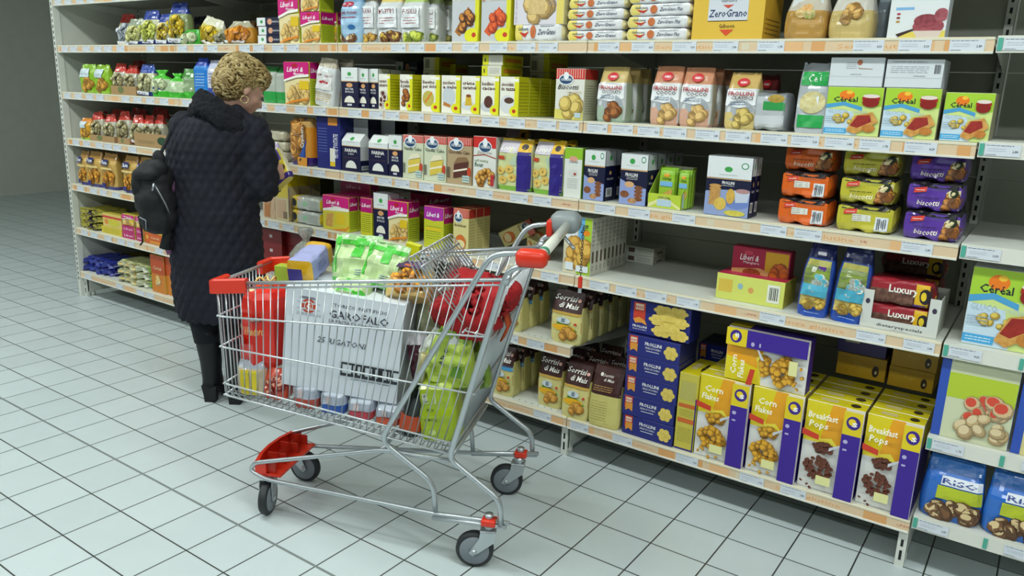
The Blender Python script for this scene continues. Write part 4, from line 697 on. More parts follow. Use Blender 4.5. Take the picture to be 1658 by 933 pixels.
P_(KW, 733, 758, 338, 4, 'red striped buckwheat flour box', n=3, d=.05)
for i, (x, Y, rz, ry) in enumerate([(-2.02, .25, 28, 62), (-1.93, .36, 24, 70), (-1.86, .22, -35, 90)]):
    o = bpy.data.objects.new('flour_carton', carton(.075, .16, .05, dict(KW)).mesh('flour_carton')); COL.objects.link(o)
    o.rotation_euler = (0, math.radians(ry), math.radians(rz)); o.location = (x-.05, Y, DECK[4]+.002+(.0375*abs(math.sin(math.radians(ry))))); tag(o, lab('fallen red striped box lying %s' % ['in front', 'behind', 'nearest the trolley handle'][i], 4), 'carton', 'fallen flour boxes')
SP = dict(kind='carton', d=.032, f='#dfe3da', s='#c9c6b8', t='#c4c8b8', name='rusk_carton', cat='carton', F=[('R', 0, 0, 1, 1, '#d9d2b4'), ('R', .5, 0, 1, .12, '#4a9ad0'), ('P', [(.5, 0), (1, 0), (1, 1), (.55, 1)], '#a9cc3c'), ('P', [(.0, .6), (.5, .6), (.45, 1), (0, 1)], '#dde6ee'), ('R', .52, .52, .74, 1, '#6aaede'), ('T', 'Céréal', .86, .8, .3, .16, '#2a2c30', 2, 0, -1), ('E', .82, .74, .12, .05, '#ee8a1e'), ('C', .3, .4, .26, .22, 8, .2, '#e0b058', '#c8923c'), ('C', .7, .36, .2, .2, 6, .2, '#e0b458', '#c89440'), ('R', .1, .06, .4, .2, '#e4ecf2'), ('R', .5, .05, .95, .16, '#e4ecf2')],
    S=[('R', .25, .22, .7, .42, '#5a4a3c'), ('E', .5, .12, .3, .04, '#8a8a84'), ('E', .5, .12, .2, .026, '#c9c6b8'), ('L', .1, .5, .9, .95, 6, '#a8a49a')])
P_(SP, 910, 955, 351, 4, 'narrow rusk box, row beside the trolley handle', n=9, gap=.002, group='upright rusk boxes behind the trolley handle')
P_(dict(SP, kind='carton', F=[('R', .2, .2, .4, .8, '#6a5a4a'), ('L', .5, .2, .95, .8, 3, '#a8a49a')]), 1006, 1058, 0, 4, 'rusk box lying flat at the back', Y=.4, h=.035, stack=2, d=.12)
o1 = P_(dict(kind='carton', d=.09, f='#d2d86a', s='#b8ae3a', t='#b02448', name='cracker_carton', cat='carton', F=[('R', .03, .3, .24, .8, '#d8b84a'), ('E', .36, .6, .04, .12, '#8fb4c0'), ('E', .52, .5, .04, .12, '#d8a05a'), ('R', .76, .15, .94, .85, '#e4e6d8'), ('B', .79, .25, .92, .75)], T=[('R', .05, .1, .6, .9, '#c02a50')]), 1157, 1268, 449, 4, 'pink topped yellow box lying flat', Y=.05, d=.14)
P_(dict(kind='carton', d=.09, f='#a81c40', s='#a01a3c', t='#b02448', name='cracker_carton', cat='carton', F=[('R', .58, .12, .98, .95, '#d8a41e'), ('T', 'Liberi &', .3, .6, .34, .2, '#f4e8ec', 1.5, .25), ('T', 'Mangiare', .34, .5, .28, .08, '#f4e8ec', 1), ('E', .28, .84, .08, .07, '#c84058'), ('P', [(0, .0), (1, .0), (1, .12), (.5, .4), (0, .3)], '#d8a868'), ('E', .36, .22, .16, .14, food('#b0501c', '#8c3a14')), ('C', .78, .34, .16, .14, 8, .1, '#c8641c', '#b0501a'), ('P', [(0, 0), (1, 0), (1, .06), (0, .1)], '#e0902c')]), 1182, 1276, 403, 4, 'dark pink cracker box standing on a flat box', Y=.11, z0=.072, d=.055)
DK = dict(kind='bag', d=.075, n=4, ts=.66, tw=.8, f='#2c4c9c', t='#1a2460', tv=.8, b='#2050b8', bv=.15, s='#2444a0', wr=.01, name='pasta_bag', cat='bag of pasta', F=[('R', .1, .42, .9, .8, '#7c8c4c'), ('R', .1, .15, .9, .42, '#c8b468'), ('R', .1, .72, .9, .8, '#a8a24c'), ('R', .1, .55, .9, .66, '#8aa03c'), ('R', .5, .6, .76, .72, '#5a2a8a'), ('R', .3, .63, .46, .7, '#d8d8cc'), ('C', .5, .5, .3, .1, 8, .12, '#58b0c4', '#e4e8dc'), ('R', .1, .3, .9, .46, '#4aa8c4'), ('C', .5, .2, .34, .06, 14, .1, '#d8b858', '#c8a040'), ('L', .3, .06, .8, .09, 1, '#a8c4ec')])
P_(DK, 1286, 1335, 396, 4, 'bright blue and yellow pasta bag, left of two', ry=3)
P_(dict(DK, seed=5), 1340, 1394, 402, 4, 'bright blue and yellow pasta bag, right of two', ry=3)
LT = P_(dict(kind='tray', d=.2, f='#d0d2cc', s='#c4c6be', **{'in': '#b8bab0'}, win=(.14, .86), lo=.26, name='display_tray', cat='display box', F=[('T', 'dietaryspecials', .52, .09, .6, .08, '#4a4a50', 1.2), ('L', .4, .02, .64, .05, 1, '#9a9a9a'), ('E', .07, .7, .03, .07, '#3a3048'), ('E', .93, .7, .03, .07, '#3a3048')]), 1390, 1516, 0, 4, 'white cardboard display box of cake bars', h=.125)
LX = lambda: dict(kind='pack', d=.09, f='#5c2a26', e='#8a1c28', t='#9c2430', name='cake_bar_pack', cat='pack of cake bars', el=.04, er=.02, wr=.003, F=[('R', .02, .6, .98, .97, '#98202c'), ('R', .0, .0, .7, .6, food('#4c2c24', '#7a5444')), ('P', [(.46, .05), (.5, .0), (.42, .58), (.4, .6)], '#d8c498'), ('R', .72, 0, 1, .95, '#dcae1c'), ('T', 'Luxury', .55, .52, .42, .3, '#f4efe6', 2.5), ('E', .86, .5, .09, .3, '#241a24'), ('E', .84, .5, .04, .18, '#e8c82a'), ('R', .7, .0, .96, .14, '#5a3a9a')])
P_(LX(), 1398, 1507, 0, 4, 'dark red cake bar pack in the display box, lower', Y=.035, h=.078, z0=.004)
P_(LX(), 1398, 1512, 0, 4, 'dark red cake bar pack in the display box, upper', Y=.032, h=.082, z0=.084)
P_(LX(), 1412, 1520, 0, 4, 'shadowed cake bar pack behind the display box', Y=.25, h=.072, stack=3)
# ---- fifth shelf
YB = dict(kind='pack', d=.12, f='#a8a03a', e='#8a8a3c', t='#b4a83e', wr=.02, end=.75, name='snack_bag', cat='bag of snacks', F=[('C', .5, .5, .3, .3, 10, .08, '#c8b83c', '#3a3468')])
P_(YB, 130, 166, 0, 5, 'olive yellow bag lying at the left end', stack=3, h=.045, d=.2, Y=.03)
SL = dict(kind='carton', d=.12, f='#d8be6a', s='#c9a850', t='#c9b848', name='cracker_carton', cat='carton')
P_(dict(SL, F=[('R', 0, .68, 1, .84, '#cc3a34'), ('E', .6, .4, .3, .3, food('#d8b830', '#b8c84a')), ('E', .2, .4, .1, .2, '#d8883a')]), 167, 198, 0, 5, 'cream box with a red stripe on a yellow box', z0=.046, h=.09)
P_(dict(SL, f='#d8c03a', F=[('L', .1, .1, .9, .9, 3, '#8a9a2a')]), 165, 198, 0, 5, 'flat yellow box under the cream box', h=.045)
P_(dict(SL, f='#b8246a', F=[('T', 'Liberi', .5, .3, .7, .36, '#f0d4e2', 1.5)]), 199, 219, 0, 5, 'small magenta carton in the left stack', stack=2, h=.042)
P_(dict(SL, F=LIB), 199, 219, 0, 5, 'pink and lime carton on two magenta ones', z0=.088, h=.07)
P_(dict(SL, f='#b8246a', F=[('T', 'Liberi', .5, .3, .7, .36, '#f0d4e2', 1.5)]), 221, 233, 0, 5, 'small magenta carton near the backpack', stack=2, h=.042)
P_(dict(SL, F=LIB), 221, 240, 0, 5, 'pink and lime carton above the backpack strap', z0=.088, h=.07)
P_(dict(SL, f='#cc5a1e', F=[('E', .15, .6, .08, .2, '#e8a83a'), ('T', 'Céréal', .6, .5, .5, .24, '#e8c8a0', 1.5), ('R', .3, .05, .95, .3, '#d8922c')]), 235, 263, 0, 5, 'orange box under the backpack', h=.07)
P_(dict(SL, f='#4a2c6a'), 264, 282, 0, 5, 'purple box beside the orange box', h=.1)
P_(dict(kind='carton', d=.25, f='#7c1418', s='#6c1014', t='#8a1a1c', name='red_carton', cat='carton', F=[('R', .42, .4, .56, .62, '#c4bcb8')]), 424, 458, 0, 5, 'dark red box with a white label, left stack', h=.078, stack=3, Y=.05)
P_(dict(kind='carton', d=.25, f='#78141a', s='#6c1014', t='#8a1a1c', name='red_carton', cat='carton'), 459, 496, 0, 5, 'plain dark red box, right stack', h=.078, stack=3, Y=.08)
P_(dict(kind='carton', d=.1, f='#c8c0a0', s='#a8a080', t='#d0c8a8', name='food_carton', cat='carton', F=[('R', 0, .7, 1, 1, '#8a9a3a')]), 500, 560, 0, 5, 'cream carton hidden behind the trolley', h=.16, n=2)
P_(SOR, 585, 622, 0, 5, 'corn biscuit bag glimpsed through the trolley', h=.22)
P_(SORB, 818, 838, 462, 5, 'corn biscuit bag, row at the trolley handle', n=3, w=.085, d=.08)
P_(SORB, 846, 866, 0, 5, 'corn biscuit bag, second row', n=3, w=.085, d=.08, h=.205, Y=.06) if 0 else None
P_(SOR, 889, 938, 473, 5, 'corn biscuit bag, row at the shelf end', n=6, d=.082, gap=.006)
# ---- bottom shelf
P_(dict(YB, f='#23308a', e='#1c2670', t='#23308a', F=[('R', .3, .3, .7, .7, '#3a4aa0')]), 136, 186, 0, 6, 'navy blue bag lying at the left end', h=.05, stack=2, d=.2, Y=.04)
P_(dict(YB, f='#8a7a2c', t='#a08a30', e='#6a5c24'), 156, 214, 0, 6, 'mustard bag lying behind the navy ones', h=.075, d=.2, Y=.3)
P_(dict(YB, f='#b8bca0', t='#c0c48a', e='#7cb83a', F=[('E', .45, .5, .3, .4, food('#d8b058', '#c8c89a'))]), 190, 246, 0, 6, 'lime and silver snack bag lying', h=.048, stack=3, d=.18, Y=.03)
P_(dict(SL, f='#cc7a20', F=[('R', 0, .5, 1, 1, '#b84a1c'), ('C', .4, .3, .2, .14, 6, .1, '#e0b040', '#e8d8b0'), ('T', 'Céréal', .5, .62, .6, .1, '#e8c8a0', 1)], S=[('R', 0, .5, 1, 1, '#a8401a')]), 247, 269, 415, 6, 'orange and amber box near the woman', n=2)
P_(dict(SL, f='#cc7a20', F=[('R', 0, .5, 1, 1, '#b84a1c')]), 271, 286, 417, 6, 'second orange box beside the coat', Y=.03)
P_(SORB, 793, 828, 562, 6, 'corn biscuit bag with a blue stripe', n=3, d=.08)
P_(SORB, 838, 850, 0, 6, 'corn biscuit bag behind the blue striped one', w=.085, h=.2, Y=.12) if 0 else None
P_(SOR, 868, 906, 575, 6, 'corn biscuit bag, left of three in front', d=.075, Y=.04)
P_(SOR, 906, 948, 592, 6, 'corn biscuit bag, middle of three in front', d=.075, Y=.0, rx=-5)
P_(dict(SOR, F=[('R', .02, .55, .98, .99, '#3f1d1c'), ('R', .02, .02, .98, .55, '#d3c878'), ('T', 'Sorrisi', .5, .84, .34, .05, '#f0e8e0', 1.2, .25), ('T', 'di Mais', .54, .77, .34, .05, '#f0e8e0', 1.2, .25), ('L', .1, .6, .7, .7, 3, '#c8a05a'), ('L', .1, .1, .6, .45, 8, '#b0a860'), ('E', .28, .87, .05, .03, '#f0e8e0')]), 951, 999, 598, 6, 'corn biscuit bag turned to show its back', d=.085, Y=.0, rx=-4, rz=5)
kk = 0
for xl, Y, z in [(894, .14, 0), (932, .13, 0), (968, .16, 0), (905, .25, 0), (945, .26, 0), (980, .28, 0), (925, .38, 0), (965, .4, 0)]:
    kk += 1; P_(dict(SOR, seed=kk), xl, xl+36, 0, 6, 'dark topped corn biscuit bag in the shadow behind, %s of eight' % SECOND[kk], h=.2, Y=Y, z0=z, d=.07, group='corn biscuit bags in the shadow of the bottom shelf')
P_(BLUE, 1005, 1088, 0, 6, 'dark blue shortbread box', h=.0825, stack=5, d=.17, Y=.012)
P_(BLUEBIG, 1017, 1116, 492, 6, 'dark blue shortbread box standing on the blue stack', z0=.42, d=.1, Y=.03)
P_(BLUE, 1120, 1180, 0, 6, 'dark blue shortbread box in the back shadow', h=.08, stack=4, d=.17, Y=.38)
P_(dict(corn('Corn', 'Flakes', '#d8a030', '#c08828'), f='#cdbf4c', s='#d8cc1c', F=[('R', .0, .0, 1, .02, '#2c1f7e'), ('R', .1, .66, .9, .9, '#bcb460'), ('R', .06, .56, .94, .61, '#cf6a2a'), ('R', .06, .36, .94, .42, '#cf6a2a'), ('L', .12, .1, .88, .3, 8, '#a89c40'), ('L', .12, .44, .88, .54, 4, '#a89c40'), ('R', .93, 0, 1, .7, '#2c1f7e')]), 1090, 1121, 603, 6, 'yellow cereal box turned side on', d=.2, Y=.015)
CF = corn('Corn', 'Flakes', '#dca62c', '#c88c22'); BP = corn('Breakfast', 'Pops', '#5c2c1e', '#7c4430', 40, .06)
P_(CF, 1122, 1203, 611, 6, 'corn flakes box, left row', n=4, group='corn flakes boxes')
P_(CF, 1205, 1287, 630, 6, 'corn flakes box, right row', n=4, group='corn flakes boxes')
P_(BP, 1289, 1381, 652, 6, 'chocolate pops box, left row', n=4, group='chocolate pops boxes')
P_(BP, 1383, 1473, 674, 6, 'chocolate pops box, right row', n=4, group='chocolate pops boxes')
CFL = dict(CF); R90 = []
# lying corn flakes box: same artwork turned by a quarter, so it is built upright and rotated
zt = atY(1165, 611, .02).z
h0 = atY(1160, 611, .02).z-DECK[6]
xa, xb = xon(1172, .03, DECK[6]+h0), xon(1302, .03, DECK[6]+h0)
me = carton((xb-xa)*.70, xb-xa, .065, CF).mesh('cereal_carton'); o = bpy.data.objects.new('cereal_carton', me); COL.objects.link(o)
o.rotation_euler = (0, math.radians(-90), 0); o.location = (xb, .03, DECK[6]+h0+.0035+(xb-xa)*.35); o['zz'] = 1; del o['zz']
tag(o, lab('corn flakes box lying on its side across the upright boxes', 0), 'cereal box')
YBX = dict(kind='carton', d=.2, f='#c79c1c', s='#b08a18', t='#d6b420', name='cereal_carton', cat='cereal box', F=[('E', .8, .4, .07, .26, '#2c1c14'), ('T', 's', .81, .3, .05, .2, '#efe4c0', 2), ('T', 'Pops', .48, .5, .25, .18, '#d8b448', 1), ('L', .05, .75, .25, .85, 1, '#a88418')])
zr = atY(1330, 648, .02).z-DECK[6]
P_(YBX, 1352, 1432, 0, 6, 'mustard cereal box lying in the rear left stack', z0=zr+.012, Y=.31, h=.085, stack=1, d=.2)
P_(dict(YBX, f='#30207c', s='#2a1c6c', t='#d6b420', F=[('R', .15, .4, .45, .62, '#bdb79c')]), 1354, 1434, 0, 6, 'purple backed cereal box topping the rear left stack', z0=zr+.099, Y=.31, h=.1, d=.2)
P_(YBX, 1436, 1510, 0, 6, 'mustard cereal box in the rear right stack', z0=zr+.012, Y=.3, h=.075, stack=3, d=.2)
# ---- the bay at the right edge
GZ = .44+RH
def free(D, x, w_, h_, z, Y, desc, d=None):
    o = bpy.data.objects.new(D['name'], SHAPE[D['kind']](w_, h_, d or D.get('d', .08), D).mesh(D['name'])); COL.objects.link(o); o.location = (x, Y, z+.0006); tag(o, lab(desc, 0), D['cat']); return o
RC = dict(kind='carton', d=.06, f='#cfd3b0', s='#2c50b0', t='#b8c460', name='cereal_carton', cat='cereal box', F=[('R', 0, 0, .12, 1, '#2c50b0'), ('R', .12, .5, 1, .8, '#b4c832'), ('C', .6, .42, .3, .14, 14, .1, '#d04a34', '#d8b88c'), ('C', .6, .2, .34, .14, 16, .1, '#d8c49c', '#c8ac7c')])
free(RC, xr+.108, .21, .27, GZ, .02, 'green and blue muesli box beside the teal rail divider')
free(dict(RC, f='#d8cc8a'), xr+.32, .2, .25, GZ, .02, 'cream and blue muesli box, second from the bay\'s left post')
RS = dict(kind='bag', d=.09, n=4, f='#2c6cc4', t='#2c74c8', s='#2860b0', name='muesli_bag', cat='bag of muesli', F=[('R', .3, .6, .98, .74, '#dfe4ec'), ('T', 'RISO', .62, .63, .6, .08, '#28408a', 2), ('R', .26, .36, .98, .58, '#b8c42c'), ('C', .5, .18, .42, .14, 24, .12, '#d8c090', '#7a5436')])
free(RS, xr+.092, .17, .2, .16+RH, .02, 'blue muesli bag on the lowest shelf at the right edge')
free(dict(RS, seed=5), xr+.27, .17, .2, .16+RH, .02, 'blue muesli bag right of its twin on the lowest shelf')
free(dict(CE), xr+.14, .2, .24, .75+RH, .03, 'jam toast rusk box alone in the right edge bay')
# ------------------------------------------------------------ shopping trolley (x forward, y towards the camera side)
CO = Vector((-1.445, -.637, 0)); CA = math.atan2(-.386, -.923)
cart = empty('shopping_trolley', CO, CA, label='wire shopping trolley with red plastic corners, full of groceries, on the tiled floor', cat='shopping trolley')
CM = Matrix.Translation(CO) @ Matrix.Rotation(CA, 4, 'Z')
def lerp(a, b, t): return tuple(a[i]+(b[i]-a[i])*t for i in range(len(a)))
def side(s):   # rim front, rim rear, bottom front, bottom rear
    return (.905, s*.185, .853), (-.075, s*.266, .967), (.895, s*.180, .462), (.09, s*.245, .388)
for s in (1, -1):
    rf, rr, bf, br = side(s); mb = MB(); n = 34
    for i in range(n+1):
        t = i/n; a = lerp(rf, rr, t); b_ = lerp(bf, br, t); mb.tube([a, b_], .0020, CHROME, 6)
    mb.build('basket_side', cart)
    mb = MB()
    for (p, q) in (((.905, s*.188, .741), (-.024, s*.268, .788)), ((.90, s*.187, .634), (.0, s*.262, .600)), ((.895, s*.186, .503), (.062, s*.255, .425)), ((.898, s*.186, .462), (.088, s*.252, .388))):
        mb.tube([(p[0]+.004, p[1]*.9, p[2]), p, q], .0033, CHROME, 8, fil=.02)
    mb.build('side_rail', cart)
    mb = MB(); mb.tube([rf, rr], .0062, CHROME, 10); mb.tube([(rf[0], rf[1], rf[2]-.016), (rr[0], rr[1], rr[2]-.016)], .0035, CHROME, 8)
    mb.build('rim_tube', cart)
mb = MB()
for i in range(17):
    y = -.18+.36*i/16; mb.tube([(.912, y, .853), (.912, y*.98, .74), (.905, y*.97, .47), (.89, y*.96, .45)], .0021, CHROME, 6)
mb.build('basket_front', cart)
mb = MB(); mb.tube([(.912, -.185, .853), (.912, .185, .853)], .0062, CHROME, 10)
for x, z in ((.909, .741), (.906, .634), (.90, .503), (.9, .462)): mb.tube([(x+.004, -.186, z), (x+.004, .186, z)], .0033, CHROME, 8)
mb.build('front_rail', cart)
mb = MB()
for i in range(34):
    t = i/33; c = lerp((.895, 0, .455), (.09, 0, .381), t); hw = .182+(.247-.182)*t
    mb.tube([(c[0], -hw, c[2]+.012), (c[0]-.004, -hw+.012, c[2]), (c[0]-.004, hw-.012, c[2]), (c[0], hw, c[2]+.012)], .0021, CHROME, 6)
for i in range(7):
    y = -.15+.05*i; mb.tube([(.9, y, .458), (.085, y*1.3, .383)], .0028, CHROME, 6)
mb.build('basket_floor', cart)
mb = MB()   # rear flap
for i in range(23):
    y = -.255+.51*i/22; mb.tube([(-.072, y*1.02, .95), (.085, y*.95, .39)], .0024, CHROME, 6)
for t in (.02, .35, .7, .98):
    a = lerp((-.072, .26, .95), (.085, .245, .39), t); mb.tube([(a[0]-.004, -a[1], a[2]), (a[0]-.004, a[1], a[2])], .0035, CHROME, 8)
mb.build('rear_gate', cart)
mb = MB()   # folded out child seat: back rest leaning forward and the seat
for i in range(15):
    y = -.2+.4*i/14; mb.tube([(.06, y, .80), (.215, y, .995), (.222, y+.008, 1.005), (.235, y+.012, .995), (.16, y+.012, .86)], .0024, CHROME, 6, fil=.01)
for z, x in ((.83, .084), (.9, .14), (.97, .195)): mb.tube([(x, -.205, z), (x, .205, z)], .0032, CHROME, 8)
mb.build('child_seat_back', cart)
mb = MB()
for i in range(13): y = -.2+.4*i/12; mb.tube([(.06, y, .78), (-.02, y, .77)], .0024, CHROME, 6)
for x in (.06, .02, -.02): mb.tube([(x, -.21, .775), (x, .21, .775)], .0032, CHROME, 8)
mb.build('child_seat', cart)
for s in (1, -1):
    mb = MB(); mb.tube([(-.150, s*.276, 1.055), (-.037, s*.268, 1.040), (.316, s*.242, .399), (.141, s*.231, .268), (.133, s*.232, .168)], .0088, CHROME2, 10, fil=.04); mb.build('handle_arm', cart)
    mb = MB(); mb.tube([(-.15, s*.276, 1.018), (-.096, s*.275, 1.002), (-.079, s*.274, .965), (.082, s*.256, .374), (-.086, s*.260, .256), (-.093, s*.262, .172)], .0092, CHROME2, 10, fil=.03); mb.build('rear_upright', cart)
    mb = MB(); mb.tube([(-.082, s*.272, .955), (-.092, s*.272, .985)], .011, CHROME2, 10); mb.ell((-.092, s*.272, .988), (.0115, .0115, .009), CHROME2); mb.build('gate_hinge', cart)
    mb = MB()   # lower frame rail with its front loop going back up under the basket
    mb.tube([(-.117, s*.255, .178), (.131, s*.232, .158), (.789, s*.142, .140), (.856, s*.130, .160), (.833, s*.132, .193), (.33, s*.20, .343), (.088, s*.236, .357)], .0078, CHROME2, 10, fil=.035)
    mb.tube([(-.11, s*.262, .166), (.14, s*.24, .148)], .0068, CHROME2, 10)
    mb.build('lower_rail', cart)
    mb = MB(); mb.box(-.075, -.028, s*.25-.02, s*.25+.02, .160, .183, REDPL, bev=.005); mb.build('caster_clamp', cart)
    mb = MB(); mb.tube([(-.05, s*.247, .18), (-.05, s*.247, .197)], .014, CHROME2, 12); mb.build('clamp_bolt', cart)
mb = MB(); mb.tube([(.088, -.236, .357), (.088, .236, .357)], .0085, CHROME2, 10); mb.tube([(.33, -.2, .343), (.33, .2, .343)], .007, CHROME2, 10); mb.build('cross_bar', cart)
# red bumper block between the front casters
mb = MB(); prof = [(-.135, .79), (-.135, .832), (-.07, .85), (0, .856), (.07, .85), (.135, .832), (.135, .79)]
out = [(x, y, z) for y, x in prof for z in (.150, .200)]; k = len(prof)
fs = [(2*i, 2*i+2, 2*i+3, 2*i+1) for i in range(k-1)]+[(0, 1, 2*k-1, 2*k-2), tuple(2*i for i in range(k))[::-1]]
mb.add(out, fs, REDPL)
mb.add([(x-.012 if x > .8 else x+.018, y*.93, .2) for y, x in prof]+[(x, y, .2) for y, x in prof], [(i, i+1, k+i+1, k+i) for i in range(k-1)], REDPL)
for y in (-.12, -.045, .045, .12): mb.box(.76, .83, y-.003, y+.003, .152, .196, M('#b82a18', .45))
mb.box(.735, .80, -.135, .135, .150, .158, REDPL); mb.build('front_bumper', cart)
def caster(x, y, ang, wr=.0615, tr=.034):
    x -= tr*math.cos(math.radians(ang)); y -= tr*math.sin(math.radians(ang))
    c = empty('caster', (x, y, 0), math.radians(ang)); c.parent = cart
    mb = MB(); mb.disc((tr, 0, wr), (0, 1, 0), wr, .030, M('#24272a', .55), 36); mb.build('tyre', c)
    mb = MB(); mb.disc((tr, 0, wr), (0, 1, 0), wr*.84, .0335, M('#7e858c', .5, noise_amt=.1), 36); mb.disc((tr, 0, wr), (0, 1, 0), wr*.3, .038, M('#6a7076', .5), 20); mb.build('wheel_hub', c)
    mb = MB()
    for s in (-1, 1):
        o = [(-.024, .135), (.026, .135), (.03, .11), (tr+.016, wr-.004), (tr+.004, wr-.014), (tr-.012, wr-.004), (-.02, .1)]
        q = len(o); ys = (s*.0215, s*.0245)
        mb.add([(a, yy, z) for yy in ys for a, z in o], [tuple(range(q)), tuple(range(q, 2*q))[::-1]]+[(i, q+i, q+(i+1) % q, (i+1) % q) for i in range(q)], CHROME2)
    mb.box(-.024, .028, -.0245, .0245, .131, .138, CHROME2, bev=.002); mb.tube([(0, 0, .136), (0, 0, .158)], .019, CHROME2, 16); mb.tube([(tr, -.029, wr), (tr, .029, wr)], .0085, CHROME2, 12)
    mb.build('fork', c); return c
caster(-.004, .24, 8, tr=.045); caster(.0, -.243, 5, tr=.045); caster(.793, .125, 98, tr=.012); caster(.776, -.13, 176)
# red corner guards
for s in (1, -1):
    mb = MB(); a = (.92, s*.192, .848); b_ = lerp(side(s)[0], side(s)[1], .115)
    mb.tube([b_[:2]+(b_[2]-.008,), a, (.925, s*.105, .846)], .001, REDPL, 4)
    def slab(p, q, hh=.024, tt=.011):
        p, q = Vector(p), Vector(q); d = (q-p).normalized(); nrm = d.cross(Vector((0, 0, 1))).normalized()*tt
        vs = [p+nrm*i+Vector((0, 0, hh*j)) for i, j in ((-1,-1),(1,-1),(1,.8),(.5,1),(-.5,1),(-1,.8))]+[q+nrm*i+Vector((0, 0, hh*j)) for i, j in ((-1,-1),(1,-1),(1,.8),(.5,1),(-.5,1),(-1,.8))]
        mb.add(vs, [(0,1,2,3,4,5), (11,10,9,8,7,6)]+[(i, 6+i, 6+(i+1) % 6, (i+1) % 6) for i in range(6)], REDPL)
    slab((b_[0], b_[1], b_[2]-.008), (.921, s*.186, .843)); slab((.918, s*.195, .843), (.918, s*.105, .843))
    mb.build('corner_guard', cart)
# handle
mb = MB(); mb.box(-.205, -.112, .246, .302, 1.012, 1.066, REDPL, bev=.02); mb.build('handle_end', cart)
mb = MB(); mb.tube([(-.182, .25, 1.045), (-.182, -.235, 1.052)], .0165, M('#e0e0d4', .3, coat=.4), 20)
o = mb.build('handle_bar', cart)
mb = MB(); mb.tube([(-.182, .236, 1.0452), (-.182, .205, 1.0458)], .0169, M('#3c8c6c', .4), 20, cap=False); mb.tube([(-.182, -.06, 1.0488), (-.182, -.07, 1.0489)], .0169, M('#b8c0b8', .4), 20, cap=False)
mb.build('handle_band', o)
mb = MB()
for q, (t, c) in enumerate([('CI', '#b8423a'), ('SI', '#b8423a')]):
    decals(mb, lambda u, v, off: (-.182-(.0168+off)*math.cos((v-.5)*2.0+.75)*-1*-1, .04-u*.13, 1.047+(.0168+off)*math.sin((v-.5)*2.0+.75)), .13, .035, [('T', 'COOP', .5, .3, .7, .35, '#b8423a', 2)]) if q == 0 else None
mb.build('handle_print', o)
mb = MB(); mb.box(-.225, -.118, -.335, -.235, 1.022, 1.097, M('#8d9597', .38, coat=.1), bev=.03); mb.build('coin_lock', cart)
mb = MB(); mb.box(-.13, -.108, -.318, -.24, 1.008, 1.07, REDPL, bev=.01); mb.build('lock_collar', cart)
# chain hanging from the lock, with its key
c0 = (-.232, -.30, 1.04); n = 17; mb = MB()
for i in range(n):
    z = c0[2]-i*.0105; r = .0052; ring = []
    for j in range(13):
        a = 2*PI*j/12; p = (r*.75*math.sin(a), 0, r*1.45*math.cos(a)); p = (p[0], 0, p[2]) if i % 2 else (0, p[0], p[2])
        ring.append((c0[0]+p[0], c0[1]+p[1], z+p[2]))
    mb.tube(ring, .0013, M('#6c6a5e', .35, .8), 5)
ch = mb.build('lock_chain', cart)
ze = c0[2]-n*.0105
mb = MB(); mb.box(c0[0]-.008, c0[0]+.008, c0[1]-.005, c0[1]+.005, ze-.042, ze+.003, REDPL, bev=.004); mb.build('chain_key', ch)
mb = MB(); mb.box(c0[0]-.006, c0[0]+.006, c0[1]-.002, c0[1]+.002, ze-.058, ze-.041, CHROME2); mb.build('key_blade', ch)
mb = MB(); mb.tube([(-.16, -.268, 1.02), (-.2, -.25, .985), (-.215, -.2, .985)], .006, CHROME2, 8, fil=.02); mb.build('lock_stay', cart)

# ------------------------------------------------------------ groceries in the trolley
def incart(o, x, y, z, rz=0, rx=0, ry=0):
    o.matrix_world = CM @ Matrix.Translation((x, y, z)) @ Matrix.Rotation(math.radians(rz), 4, 'Z') @ Matrix.Rotation(math.radians(ry), 4, 'Y') @ Matrix.Rotation(math.radians(rx), 4, 'X'); return o
def item(D, w_, h_, d_, x, y, z, desc, rz=180, rx=0, ry=0, name=None, cat=None):
    o = bpy.data.objects.new(name or D['name'], SHAPE[D['kind']](w_, h_, d_, D).mesh(D['name'])); COL.objects.link(o)
    incart(o, x, y, z, rz, rx, ry); return tag(o, lab(desc, 0), cat or D['cat'])
RID = [('R', .005+.1*i, 0, .012+.1*i, 1, '#b9bfc8') for i in range(0)]
GAR = dict(kind='carton', f='#dbe1e9', s='#bcc3cb', t='#dde2e8', name='pasta_box', cat='box', F=[('P', [(.12, .905), (.26, .905), (.25, .93), (.13, .93)], '#8a8f98'), ('E', .2, .84, .065, .07, '#c2452f'), ('R', .1, .8, .3, .816, '#c3cad3'), ('R', .1, .86, .3, .876, '#c3cad3'), ('E', .2, .84, .038, .05, '#d8d4cf'), ('E', .2, .84, .03, .04, '#c2452f'), ('T', 'G', .2, .81, .035, .055, '#f4f0ec', 3), ('T', 'STORICO', .18, .915, .1, .016, '#5a5e68', 1), ('L', .1, .74, .31, .77, 2, '#70747e'),
    ('T', 'STORICO PASTIFICIO', .63, .875, .48, .035, '#50545e', 1), ('T', 'GAROFALO', .63, .765, .5, .08, '#3a3e48', 1.5), ('T', 'LA PASTA DI GRAGNANO', .62, .715, .48, .035, '#50545e', 1), ('T', '25 RIGATONI', .5, .50, .42, .06, '#50545e', 1, .2),
    ('R', .5, .2, 1., .23, '#2c2f36'), ('R', .5, .2, .52, .33, '#2c2f36'), ('R', .5, .32, 1., .34, '#2c2f36'), ('B', .6, .22, .97, .32), ('L', .6, .17, .95, .19, 1, '#3a3e48')])
item(GAR, .405, .345, .25, .503, .148, .498, 'large pale grey pasta carton standing in the trolley basket', rz=180+3, ry=5)
